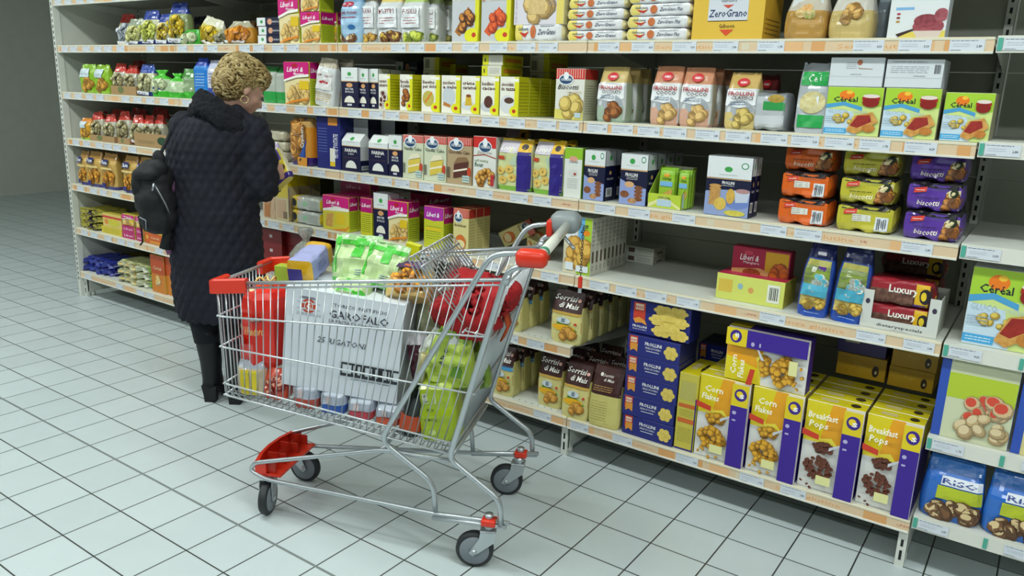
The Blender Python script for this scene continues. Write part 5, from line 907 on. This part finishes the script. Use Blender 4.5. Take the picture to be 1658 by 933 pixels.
# wrapped bottles packs under the carton
for i in range(4):
    D = dict(kind='bag', d=.1, n=4, ts=.8, tw=.8, f='#b4bccc', t='#c4ccd8', wr=.01, seed=i+2, name='wrapped_pack', cat='wrapped pack', b=['#b8503c', '#2c5cb0', '#c04a4a', '#c8503c'][i], bv=.42, F=[('R', .1, .04, .9, .38, ['#b04a3a', '#2858b0', '#b84450', '#c85a3c'][i]), ('R', .3, .45, .5, .8, '#d8c4c4')])
    item(D, .088, [.085, .08, .072, .066][i], .1, .62-i*.098, .165-.0*i, [.438, .43, .422, .414][i], 'small clear wrapped pack with a %s base under the grey carton' % ['rust red', 'blue', 'dark red', 'orange red'][i])
# panettone wedge bag
mb = MB(); R8 = []
red = M('#dc281a', .3, coat=.3, bump=.15, bscale=20)
for z, sc_ in ((0, .95), (.02, 1), (.2, .93), (.235, .86), (.255, .7), (.27, .4)):
    ring = []
    for j in range(16):
        a = 2*PI*j/16; rr = (.105 if j % 2 == 0 else .094)*sc_; ring.append((rr*math.cos(a)*.86, rr*math.sin(a)*1.15, z))
    R8.append(ring)
mb.loft(R8, red, sm=False)
Fp = lambda u, v, off: ((.092+off)*math.cos(PI/2+(.5-u)*-1.6-.3)*.9, (.100+off*1)*math.sin(PI/2+(.5-u)*-1.6-.3)*1.2+.003, v*.24)
decals(mb, Fp, .2, .24, [('R', .12, .7, .4, .76, '#2a1a1c'), ('T', 'BALOCCO', .26, .71, .24, .04, '#ecdccc', 2), ('T', 'Pandoro', .28, .56, .34, .09, '#e0c070', 1, .3), ('R', .12, .3, .42, .45, '#c87a7c'), ('L', .12, .3, .42, .45, 5, '#d8a8a8'), ('R', .66, .7, .95, .77, '#6a2422'), ('T', 'BALOCCO', .8, .71, .24, .04, '#ecdccc', 2), ('T', 'il Pandoro', .74, .5, .5, .13, '#e8c878', 1, .3, 0)])
pz = mb.build('pandoro_bag'); incart(pz, .808, .035, .555, 0); tag(pz, lab('red and gold festive cake package at the front of the trolley', 0), 'cake package')
mb = MB(); gold = M('#d8b86a', .35, .3)
for a in (0, 2.1, 4.2, 5.2): mb.tube([(0, 0, .268), (.03*math.cos(a), .03*math.sin(a), .295), (.045*math.cos(a+.4), .045*math.sin(a+.4), .275), (.01*math.cos(a), .01*math.sin(a), .268)], .004, gold, 6, fil=.02)
mb.ell((.03, .05, .255), (.026, .016, .008), M('#e0cf9a', .4)); mb.build('ribbon', pz)
D = dict(kind='bag', d=.05, n=3, ts=.75, f='#c9b89a', t='#a8b0bc', wr=.006, name='breadstick_bag', cat='bag', F=[('R', .2, .02, .5, .78, '#d8c422'), ('R', .55, .02, .82, .78, '#e0cc2c')])
item(D, .1, .115, .045, .82, .165, .463, 'yellow striped clear bag under the red cake package')
D = dict(kind='bag', d=.1, n=3, f='#c84a34', t='#c84a34', wr=.015, name='sweets_bag', cat='bag', seed=3, F=[('C', .5, .5, .4, .3, 14, .12, '#e0a88a', '#b8281c')])
item(D, .085, .1, .08, .735, .16, .455, 'red and peach printed bag beside the grey carton')
D = dict(kind='carton', f='#9cb838', s='#8aa430', t='#a8c43c', name='tea_carton', cat='carton', F=[('T', 'TIPO', .5, .3, .3, .4, '#2a3a1c', 2)])
item(D, .15, .06, .06, .80, -.13, .79, 'lime green carton against the far front corner of the trolley')
D = dict(kind='carton', f='#c9cdc0', s='#b0b4a8', t='#d0d4c8', name='food_carton', cat='carton')
item(D, .2, .33, .05, .77, -.115, .455, 'pale carton under the lime green carton')
# bread pack
D = dict(kind='pack', f='#8c92cc', e='#d8a81c', t='#a4a8d4', el=.03, er=.2, end=.93, wr=.003, name='bread_pack', cat='pack of bread', F=[('L', .3, .3, .7, .7, 3, '#6a70a8')])
b1 = item(D, .18, .085, .09, .625, -.02, .862, 'lavender bread pack with a yellow end on the grey carton', rz=-88, rx=0, ry=-12)
mb = MB(); mb.box(-.121, -.1215, .02, .07, .01, .07, M('#2c1c74', .4)); mb.build('end_label', b1); 
# clear bag knot
mb = MB(); film = M('#c4c8c4', .12, trans=.75, alpha=.75, bump=.8, bscale=40, name='clear_film')
mb.loft([[(r*math.cos(a*PI/6)*(1+.25*math.sin(a*2.3)), r*math.sin(a*PI/6)*(1+.2*math.cos(a*3.1)), z) for a in range(12)] for z, r in ((0, .05), (.05, .055), (.085, .03), (.1, .010), (.108, .012), (.13, .026), (.145, .022))], film)
o = mb.build('clear_bag'); incart(o, .73, -.1, .86); tag(o, lab('clear knotted plastic bag behind the lavender bread pack', 0), 'bag')
# snack bags
SG = dict(kind='bag', d=.08, n=2.6, ts=.5, tw=1.0, f='#c2d8a0', t='#b4d8a0', tv=.88, b='#4fc43a', bv=.1, wr=.022, name='snack_bag', cat='bag of snacks', F=[('R', .02, .8, .98, .9, '#49c236'), ('R', .05, .2, .14, .95, '#43bb31'), ('R', .45, .55, .66, .95, '#43bb31'), ('L', .55, .15, .9, .3, 3, '#3a5ca0')])
item(SG, .17, .16, .08, .50, .03, .855, 'crinkled green and clear snack bag standing on the grey carton', rx=-12)
item(dict(SG, seed=8), .15, .15, .07, .40, .07, .858, 'green edged clear snack bag leaning to the right on the carton', rx=-16, ry=8, rz=172)
item(dict(SG, seed=12, F=[]), .14, .1, .08, .485, .13, .852, 'green edged snack bag lying at the carton front edge', rx=-60)
item(pasta_bag('#b8b49a', None, '#e8a01c', '#d4861a', film='#cfae6a', seed=31, F=[('C', .5, .35, .38, .26, 50, .07, '#e8a01c', '#d8880e'), ('R', .2, .62, .85, .88, '#4a2c5c'), ('E', .5, .74, .14, .08, '#c86a4a')]), .15, .14, .07, .285, .105, .85, 'orange pasta bag with a purple label on the carton edge', rx=-38, cat='bag of pasta')
item(dict(kind='carton', f='#d2d018', s='#b8b610', t='#d8d82a', name='food_carton', cat='carton'), .05, .075, .03, .33, -.06, .91, 'bright yellow carton poking up behind the orange pasta', ry=12)
item(dict(kind='carton', f='#2c2480', s='#241c6c', t='#3a3090', name='food_carton', cat='carton'), .06, .06, .04, .39, -.09, .88, 'indigo carton between snack bag and yellow carton')
item(dict(kind='bag', d=.07, n=3, f='#b8bc94', t='#a8ac88', wr=.02, name='produce_bag', cat='bag', seed=4), .14, .3, .1, .215, .02, .56, 'pale olive bag between the carton and the red coat')
item(dict(kind='carton', f='#a8a878', s='#989868', t='#b0b080', name='food_carton', cat='carton'), .12, .3, .08, .2, -.1, .42, 'khaki carton behind the bottle')
# bottle
mb = MB(); gl = M('#0c1410', .12, coat=.5)
prof = [(0, .036), (.005, .038), (.13, .038), (.155, .034), (.185, .016), (.2, .0135)]
mb.loft([[(r*math.cos(a*PI/12), r*math.sin(a*PI/12), z) for a in range(24)] for z, r in prof], gl)
bo = mb.build('wine_bottle'); incart(bo, .245, .165, .402, 0, ry=-10, rx=0); tag(bo, lab('dark bottle with a gold foil neck leaning in the trolley', 0), 'bottle')
mb = MB(); mb.loft([[(r*math.cos(a*PI/12), r*math.sin(a*PI/12), z) for a in range(24)] for z, r in ((.185, .0175), (.21, .0165), (.28, .0175), (.284, .012))], M('#bdb583', .35, .5)); mb.build('foil_cap', bo)
mb = MB(); mb.loft([[(.0388*math.cos(a*PI/12), .0388*math.sin(a*PI/12), z) for a in range(24)] for z in (.02, .075)], M('#c8502a', .5), cap=False); mb.build('bottle_label', bo)
# lime flour bag + leek bags
D = dict(kind='bag', d=.09, n=6, ts=.82, f='#a9c01c', t='#b4c83a', s='#9cb01a', wr=.008, name='rice_bag', cat='bag', F=[('R', .18, .6, .52, .76, '#d0d6b8'), ('B', .22, .62, .48, .74), ('E', .35, .14, .1, .045, '#c8d88a'), ('T', 'x x', .35, .48, .2, .05, '#4a5a12', 2), ('T', '1 kg e', .35, .32, .3, .05, '#2a3a10', 2), ('R', .3, .86, .6, .92, '#8aa40c')])
item(D, .125, .215, .1, .135, .195, .398, 'lime green kilo bag with a barcode standing upright', ry=-6)
D = dict(kind='bag', d=.07, n=3, ts=.4, tw=.6, f='#a9c048', t='#8fae3a', wr=.03, seed=7, name='salad_bag', cat='bag of salad', F=[('P', [(.2, .5), (.5, .9), (.66, .8), (.5, .2)], '#cdd2d4'), ('T', 'ABC', .45, .5, .3, .1, '#2c3a4a', 2, 0, 1), ('P', [(.6, .2), (.8, .9), (.9, .8), (.8, .2)], '#5c8a2c')])
item(D, .17, .17, .08, .13, .18, .59, 'lime and white printed bag above the kilo bag', ry=10)
item(dict(D, seed=9, f='#7a9a3a', F=[('E', .4, .2, .14, .1, food('#e08a3a', '#c8642a'))]), .13, .22, .07, .075, .04, .52, 'green vegetable bag behind the kilo bag', ry=-10)
item(dict(kind='bag', d=.05, n=3, f='#4a1c2c', t='#d8d4d8', wr=.02, seed=9, name='chocolate_bag', cat='bag'), .08, .2, .05, .215, .1, .52, 'dark plum bag beside the gold foil neck', ry=-12)
item(dict(kind='bag', d=.03, n=3, f='#d4d8d0', t='#c8ccc4', wr=.02, seed=19, name='paper_wrap', cat='wrapped pack'), .07, .1, .03, .2, .14, .655, 'crumpled white wrapper under the red coat', ry=30)
# red coat stuffed in the child seat
mb = MB(); rnd = random.Random(5)
for c, r in [((.07, 0, .80), (.12, .15, .07)), ((.135, .06, .79), (.07, .09, .075)), ((.06, .08, .75), (.09, .07, .055)), ((.0, .0, .83), (.075, .15, .055)), ((.1, -.08, .85), (.1, .09, .05)), ((.02, .12, .80), (.07, .06, .06)), ((-.035, .05, .855), (.05, .1, .04)), ((.12, .11, .82), (.055, .05, .035))]: mb.ell(c, r, DARK)
me = remesh(mb, .008, 4)
for v in me.vertices:
    p = v.co; f_ = noise.noise(p*8)*.03-abs(noise.noise(Vector((p.x*14, p.y*7, p.z*11))+Vector((3, 1, 2))))*.045+.008
    v.co += v.normal*f_
me.materials.clear(); me.materials.append(M('#a8171d', .85, bump=.2, bscale=200, name='red_wool')); 
for p in me.polygons: p.material_index = 0
o = bpy.data.objects.new('folded_coat', me); COL.objects.link(o); incart(o, 0, 0, .01); tag(o, lab('crumpled dark red coat in the child seat of the trolley', 0), 'coat')
mb = MB(); mb.loft([[(x+q, y, z) for q, y in ((0, .0), (.006, .004), (.006, .06), (0, .064))] for x, z in ((-.035, .80), (-.05, .75), (-.03, .7))], M('#c8501e', .7)); mb.build('lining', o)
# ------------------------------------------------------------ the shopper (x to the right of the photo, y away from the camera)
WO = Vector((-3.14, -.535, 0)); WA = math.atan2(.568, .823)
WM = Matrix.Translation(WO) @ Matrix.Rotation(WA, 4, 'Z'); ex = Vector((.823, .568, 0)).normalized(); ey = Vector((-.568, .823, 0)).normalized()
def wl(px, py, dy=0.):
    d = ray(px, py); A = WO+ey*dy; t = (A-CAM).dot(ey)/d.dot(ey); P = CAM+d*t-WO; return P.dot(ex), P.z
person = empty('person', WO, WA, label='woman in a long dark quilted coat with short curly hair, reading a pack', cat='person')
SKIN = M('#c79a86', .5, noise_amt=.08, nscale=14, name='skin'); COATM = None
def blob(mb, pts, rads, n=16):
    mb.tube(pts, rads, DARK, n)
hx, hz = wl(388, 140)                 # head centre
nx, nz = wl(362, 172)
mb = MB()
# body core, legs, arms
def T(a, b_, ra, rb, k=5):
    P = [lerp(a, b_, i/(k-1)) for i in range(k)]; mb.tube(P, [ra+(rb-ra)*i/(k-1) for i in range(k)], DARK, 14)
hip = (-.02, 0, .86)
T((-.02, .02, .80), (-.02, .02, 1.08), .12, .1); T((-.02, .02, 1.05), (-.02, .04, 1.30), .1, .09); pass
T((-.02, .03, 1.30), (nx+.02, .06, nz+.02), .065, .052)
fl = (-.05, .01, .06); fr = (.075, -.01, .05)
for s, f_, kz in ((-1, fl, 0), (1, fr, 0)):
    h = (-.02+s*.075, 0, .82); kn = (f_[0]*.9-.03*(s < 0), .02, .46)
    T(h, kn, .085, .055); T(kn, (f_[0], f_[1], .1), .055, .036); T((f_[0], f_[1], .1), (f_[0]+.03, f_[1]+.13, .04), .036, .028)
hdx, hdz = wl(446, 281, .16)
elR = (wl(420, 300)[0]-.0, .02, wl(420, 300)[1]); shR = (wl(408, 212)[0], .02, wl(408, 212)[1]); wrR = (hdx-.025, .17, hdz-.012)
T(lerp(shR, (shR[0]-.14, .03, 1.2), .25), elR, .036, .036); T(elR, wrR, .038, .026)
shL = (wl(298, 205)[0], .02, wl(298, 205)[1]); elL = (wl(290, 300)[0], .02, wl(290, 300)[1]); wrL = (elL[0]+.18, .2, elL[2]+.08)
T(lerp(shL, ((shL[0]+shR[0])/2, .03, 1.2), .25), elL, .036, .036); T(elL, wrL, .038, .026)
# hands: palm and five fingers each
def hand(w_, dirv, side_, up):
    w_ = Vector(w_); d = Vector(dirv).normalized(); sd = Vector(side_).normalized(); u_ = Vector(up).normalized()
    for k in range(4):
        base = w_+d*.02+sd*(k-1.5)*.008; kn = w_+d*.085+sd*(k-1.5)*.018; L_ = (.062, .072, .068, .052)[k]
        mb.tube([base, kn], [.016, .0115], DARK, 10)
        mb.tube([kn, kn+d*L_*.5+u_*.004, kn+d*L_*.8-u_*.012, kn+d*L_*.85-u_*.03], [.0095, .0088, .0078, .0065], DARK, 10)
    mb.tube([w_+d*.02-sd*.018, w_+d*.05-sd*.042, w_+d*.075-sd*.05-u_*.01, w_+d*.095-sd*.045-u_*.02], [.014, .0115, .0095, .0075], DARK, 10)
T((shL[0]+.07, .03, shL[2]-.03), (shR[0]-.07, .03, shR[2]-.03), .04, .04)
hand(wrR, (.35, .7, .12), (.3, -.2, -.9), (1, -.3, 0)); hand(wrL, (.7, .5, .2), (0, .2, .95), (-.3, 1, 0))
# head: turned to the right of the photo and bent down, shown three quarter from behind
hr = math.radians(40)   # gaze direction angle from +x toward +y
H0 = Vector((hx-.012, .075, hz-.005)); gz = Vector((math.cos(hr)*.86, math.sin(hr)*.86, -.5)).normalized(); sdv = gz.cross(Vector((0, 0, 1))).normalized(); upv = sdv.cross(gz).normalized()
HM = Matrix((gz, -sdv, upv)).transposed().to_4x4(); HM.translation = H0      # x forward, y left, z up
def hb(c, r): 
    b = bmesh.new(); bmesh.ops.create_uvsphere(b, u_segments=20, v_segments=14, radius=1)
    for v in b.verts: v.co = Vector((c[0]+v.co.x*r[0], c[1]+v.co.y*r[1], c[2]+v.co.z*r[2]))
    mb.bm(b, DARK, True, HM)
hb((-.01, 0, .02), (.095, .074, .092)); hb((.035, 0, -.035), (.055, .052, .066)); hb((.062, 0, -.082), (.026, .028, .022)); hb((.045, .032, -.03), (.035, .025, .032)); hb((.045, -.032, -.03), (.035, .025, .032))
mb.tube([HM @ Vector(p) for p in ((.084, 0, .0), (.098, 0, -.018), (.108, 0, -.034), (.094, 0, -.042))], [.009, .0105, .0125, .008], DARK, 10)   # nose
hb((.088, 0, -.056), (.012, .020, .006)); hb((.084, 0, -.066), (.012, .018, .006)); hb((.082, .03, .008), (.012, .018, .007)); hb((.082, -.03, .008), (.012, .018, .007))
for s in (-1, 1): hb((-.005, s*.076, -.012), (.018, .008, .03))
T(tuple(H0+Vector((-.03, -.01, -.04))), (nx+.01, .06, nz), .052, .054)
me = remesh(mb, .0065, 5)
me.materials.clear(); me.materials.append(SKIN)
for p in me.polygons: p.material_index = 0
body = bpy.data.objects.new('body', me); COL.objects.link(body); body.parent = person
for s in (-1, 1):
    mb = MB(); mb.ell((0, 0, 0), (.011, .011, .011), M('#e8e4e0', .2)); mb.ell((.0075, 0, 0), (.005, .005, .005), M('#3a2a20', .2)); e = mb.build('eye', person); e.matrix_local = HM @ Matrix.Translation((.066, s*.03, -.004)) @ Matrix.Scale(.9, 4)
# hair: a cap of short curls over a soft volume
HAIR = M('#a8925c', .6, h2='#7a6238', nscale=14, bump=.3, bscale=90, name='hair')
HAIR2 = M('#c9b684', .55, h2='#8a7648', nscale=14, bump=.3, bscale=90, name='hair')
mb = MB()
for c, r in [((-.035, 0, .045), (.1, .088, .085)), ((-.06, 0, .0), (.075, .084, .08)), ((.03, 0, .075), (.07, .076, .05)), ((-.068, 0, -.03), (.045, .062, .04)), ((.0, 0, .08), (.09, .08, .05))]:
    b = bmesh.new(); bmesh.ops.create_uvsphere(b, u_segments=20, v_segments=14, radius=1)
    for v in b.verts: v.co = Vector((c[0]+v.co.x*r[0], c[1]+v.co.y*r[1], c[2]+v.co.z*r[2]))
    mb.bm(b, DARK)
me = remesh(mb, .007, 6)
nrm = [(v.co.copy(), v.normal.copy()) for v in me.vertices]
for v in me.vertices: v.co += v.normal*(noise.noise(v.co*28)*.012+noise.noise(v.co*60)*.004)
me.materials.clear(); me.materials.append(HAIR); [setattr(p, 'material_index', 0) for p in me.polygons]
mb = MB(); mb2 = [list(v.co) for v in me.vertices]; mb.add(mb2, [list(p.vertices) for p in me.polygons], HAIR, True)
rd = random.Random(11)
for i in range(1150):
    p, n_ = nrm[rd.randrange(len(nrm))]
    if p.x > .045 and p.z < .05: continue
    t = Vector((-.7, rd.uniform(-.8, .8), rd.uniform(-.6, .5))); t = (t-n_*t.dot(n_)).normalized(); b_ = n_.cross(t)
    L_ = rd.uniform(.022, .04); cu = rd.uniform(-1, 1); P = []
    for k in range(5):
        q = k/4; P.append(p+n_*(.002+.013*math.sin(q*2.4))+t*L_*q+b_*cu*.014*math.sin(q*3)+Vector((0, 0, 0)))
    mb.tube(P, [.006, .0078, .0068, .0045, .0015], HAIR if i % 3 else HAIR2, 6)
hair = mb.build('hair', person); hair.matrix_local = HM @ Matrix.Translation((-.006, 0, 0)) @ Matrix.Diagonal((.85, .92, .95, 1))
mb = MB(); mb.tube([Vector((0, .016*math.sin(a*PI/10), .016*math.cos(a*PI/10))) for a in range(21)], .0018, M('#cdbf8a', .25, .9), 8)
er = mb.build('earring', person); er.matrix_local = HM @ Matrix.Translation((.0, -.088, -.058)) @ Matrix.Rotation(math.radians(70), 4, 'Z')
# coat
lv = [(170, 332, 388), (186, 318, 402), (197, 296, 418), (212, 282, 424), (235, 276, 422), (260, 272, 412), (300, 271, 410), (340, 273, 416), (380, 275, 421), (430, 277, 425), (470, 281, 428), (492, 284, 430), (512, 292, 432)]
mb = MB(); R_ = []
for i, (y, a, b_) in enumerate(lv):
    x0, z = wl(a, y); x1, z1 = wl(b_, y); c = (x0+x1)/2; hw = (x1-x0)/2; dp = (.065, .085, .11, .125, .135, .14, .15, .16, .165, .17, .172, .172, .168)[i]
    R_.append([(c+hw*math.copysign(abs(math.cos(t))**.85, math.cos(t)), .02+dp*math.sin(t), (z+z1)/2+(z1-z)/2*math.cos(t)) for t in [2*PI*k/40 for k in range(40)]])
mb.loft(R_, DARK)
T(shR, lerp(shR, elR, .5), .075, .088); T(lerp(shR, elR, .5), elR, .088, .085); T(elR, (wrR[0]-.012, wrR[1]-.03, wrR[2]-.006), .084, .052)
T(shL, lerp(shL, elL, .5), .07, .078); T(lerp(shL, elL, .5), elL, .078, .07); T(elL, (wrL[0]-.02, wrL[1]-.02, wrL[2]), .07, .05)
T((shL[0]+.06, .02, shL[2]+.015), (shR[0]-.05, .02, shR[2]+.01), .07, .07)
mb.ell(elR, (.084, .084, .082), DARK); mb.ell(elL, (.07, .07, .07), DARK); mb.ell(shR, (.072, .07, .07), DARK); mb.ell(shL, (.068, .066, .066), DARK)
me = remesh(mb, .009, 5, .6)
NAVY = M('#0a0d20', .85, h2='#070918', nscale=12, name='quilted_cloth')
for v in me.vertices:
    p = v.co; a = math.atan2(p.y-.02, p.x+.02)*.2; s_ = .062
    u1 = (p.x*.7+a*.6+p.z*.8)/s_; u2 = (p.x*.7+a*.6-p.z*.8)/s_
    d1 = abs(u1-round(u1)); d2 = abs(u2-round(u2)); q = min(d1, d2); puff = min(1, (q*2)**.6)
    v.co += v.normal*(.012*puff-.007+.006*noise.noise(p*7)+.004*noise.noise(p*16))
me.materials.clear(); me.materials.append(NAVY); [setattr(p, 'material_index', 0) for p in me.polygons]
o = bpy.data.objects.new('coat', me); COL.objects.link(o); o.parent = person
# plush collar
mb = MB(); cl = [(320, 160, .0), (328, 155, -.045), (343, 163, -.06), (362, 178, -.065), (382, 190, -.045), (396, 197, .02)]
P = []
for px, py, dy in cl:
    x, z = wl(px, py, dy); P.append((x, dy, z))
P = [(P[0][0]+.05, .06, P[0][2]-.02)]+P+[(P[-1][0]-.02, .1, P[-1][2]-.01)]
mb.tube(P, [.03, .036, .04, .04, .04, .038, .034, .03], DARK, 14, fil=.03) if 0 else mb.tube(P, [.024, .028, .03, .03, .03, .03, .028, .024], DARK, 14); mb.tube([(p[0]*1.02-.002, p[1]-.012, p[2]-.045) for p in P], .042, DARK, 14)
me = remesh(mb, .006, 6)
for v in me.vertices: v.co += v.normal*(.006*noise.noise(v.co*60)+.004*noise.noise(v.co*140))
me.materials.clear(); me.materials.append(M('#0a0c16', .95, bump=.6, bscale=220, name='plush_collar')); [setattr(p, 'material_index', 0) for p in me.polygons]
o = bpy.data.objects.new('collar', me); COL.objects.link(o); o.parent = person
# trousers and boots
for s, f_ in ((-1, fl), (1, fr)):
    mb = MB(); h = (-.02+s*.08, 0, .80); kn = (f_[0]*.95-.02*(s < 0), .02, .46)
    P = [lerp(h, kn, i/5) for i in range(6)]+[lerp(kn, (f_[0], f_[1], .30), (i+1)/3) for i in range(3)]
    mb.tube(P, [.11, .105, .1, .095, .09, .082, .078, .072, .068], M('#080b17', .9, bump=.3, bscale=30), 20); mb.build('trouser_leg', person)
    mb = MB(); BT = M('#06080e', .6, bump=.25, bscale=26, name='boot_leather'); x, y = f_[0], f_[1]
    r = []
    for z, cx, rx, ry in ((.36, 0, .066, .068), (.28, 0, .06, .062), (.2, .002, .05, .052), (.15, .002, .046, .05), (.11, .0, .045, .056), (.08, 0, .045, .066)):
        r.append([(x+cx+rx*math.cos(t), y+ry*math.sin(t)+(.012 if z < .12 else 0), z) for t in [2*PI*k/24 for k in range(24)]])
    mb.loft(r, BT)
    mb.loft([[(x+px*w_, y+py, z) for px, w_ in ((-1, w0), (1, w0))]+[(x+px*w_, y+py2, z) for px, w_ in ((1, w0), (-1, w0))] for z, w0, py, py2 in ((.085, .036, -.045, .02), (.04, .029, -.04, .005), (.0, .026, -.038, -.002))], BT, sm=False)
    fo = []
    for q in range(9):
        t = q/8; yy = y-.03+t*.21; zt = .095-.045*t; wd_ = (.04, .043, .044, .043, .045, .046, .043, .034, .016)[q]; z0 = .05*(1-min(1, t*1.7))+.002
        fo.append([(x+wd_*math.cos(a)+t*.012, yy, (zt+z0)/2+(zt-z0)/2*math.sin(a)) for a in [2*PI*k/16 for k in range(16)]])
    mb.loft(fo, BT); mb.build('boot', person)
# pack in her hand
D = dict(kind='bag', d=.05, n=4, ts=.8, tw=.95, f='#d8c23c', t='#c9b8d8', s='#e0d8b8', b='#3a2a7c', bv=.15, wr=.006, seed=3, name='food_pack', cat='pack', F=[('R', .05, .5, .95, .8, '#4a3c9c'), ('L', .1, .55, .7, .75, 3, '#e0d8a0'), ('E', .8, .3, .16, .09, '#241c1a'), ('R', .1, .1, .6, .4, '#e4d8a0')])
o = bpy.data.objects.new('food_pack', bag(.15, .2, .045, D).mesh('food_pack')); COL.objects.link(o)
px_, pz_ = wl(452, 278, .24)
o.matrix_world = WM @ Matrix.Translation((px_-.0, .235, pz_-.06)) @ Matrix.Rotation(math.radians(-25), 4, 'Z') @ Matrix.Rotation(math.radians(-38), 4, 'Y') @ Matrix.Rotation(math.radians(-12), 4, 'X')
tag(o, lab('yellow and purple food pack held in the woman\'s hand', 0), 'pack of food')
# backpack hanging at her left elbow
bx = lambda px, py, dy: Vector((wl(px, py, dy)[0], dy, wl(px, py, dy)[1]))
bp = empty('backpack', WO, WA, label='small black backpack with a silver zip hanging behind the woman\'s arm', cat='backpack')
mb = MB(); BK = M('#07090e', .75, bump=.35, bscale=22, name='backpack_nylon')
for px, py, dy, r in [(250, 290, -.13, (.085, .06, .085)), (252, 325, -.14, (.088, .075, .1)), (256, 352, -.14, (.08, .07, .075)), (236, 290, -.12, (.05, .05, .07)), (262, 320, -.12, (.05, .06, .13))]:
    c = bx(px, py, dy); mb.ell(c, r, DARK)
me = remesh(mb, .008, 8)
for v in me.vertices: v.co += v.normal*(.01*noise.noise(v.co*12)+.005*noise.noise(v.co*30))
me.materials.clear(); me.materials.append(BK); [setattr(p, 'material_index', 0) for p in me.polygons]; o = bpy.data.objects.new('bag_body', me); COL.objects.link(o); o.parent = bp
mb = MB()
for px, py, dy, r in [(240, 282, -.16, (.07, .05, .035)), (226, 300, -.15, (.032, .045, .055)), (255, 272, -.15, (.05, .04, .04))]: mb.ell(bx(px, py, dy), r, DARK)
me = remesh(mb, .007, 6)
for v in me.vertices: v.co += v.normal*(.008*noise.noise(v.co*20))
me.materials.clear(); me.materials.append(BK); [setattr(p, 'material_index', 0) for p in me.polygons]; o = bpy.data.objects.new('top_flap', me); COL.objects.link(o); o.parent = bp
mb = MB(); mb.tube([bx(258, 268, -.14), bx(259, 252, -.12), bx(266, 236, -.10), bx(276, 214, -.07)], .008, BK, 8); mb.ell(bx(257, 258, -.14), (.028, .02, .04), BK); mb.build('shoulder_strap', bp)
mb = MB(); mb.tube([bx(249, 297, -.215), bx(258, 312, -.225), bx(268, 330, -.215), bx(275, 346, -.19)], .0028, M('#a9acb4', .3, .8), 6); mb.tube([bx(249, 298, -.222), bx(247, 309, -.226)], .0045, M('#a9acb4', .3, .8), 6); mb.build('zip', bp)
mb = MB(); mb.tube([bx(224, 350, -.15), bx(229, 372, -.15), bx(231, 392, -.14), bx(227, 397, -.14)], .004, BK, 6); mb.tube([bx(276, 348, -.1), bx(272, 375, -.12), bx(268, 402, -.12)], [.01, .02, .028], BK, 8); mb.tube([bx(226, 352, -.2), bx(236, 357, -.21), bx(237, 372, -.2)], .003, M('#8a8e98', .4, .6), 5); mb.build('loose_strap', bp)
mb = MB(); pk = M('#8a5a86', .8, noise_amt=.4, nscale=30)
mb.ell(bx(274, 300, -.09), (.03, .03, .05), pk); mb.tube([bx(275, 378, -.09), bx(272, 400, -.1), bx(274, 412, -.1)], [.02, .018, .01], pk, 8); mb.build('pink_scarf', bp)['label'] = 'pink and purple scarf stuffed behind'
print('LABELS', len(USED), 'OBJECTS', len(bpy.data.objects))
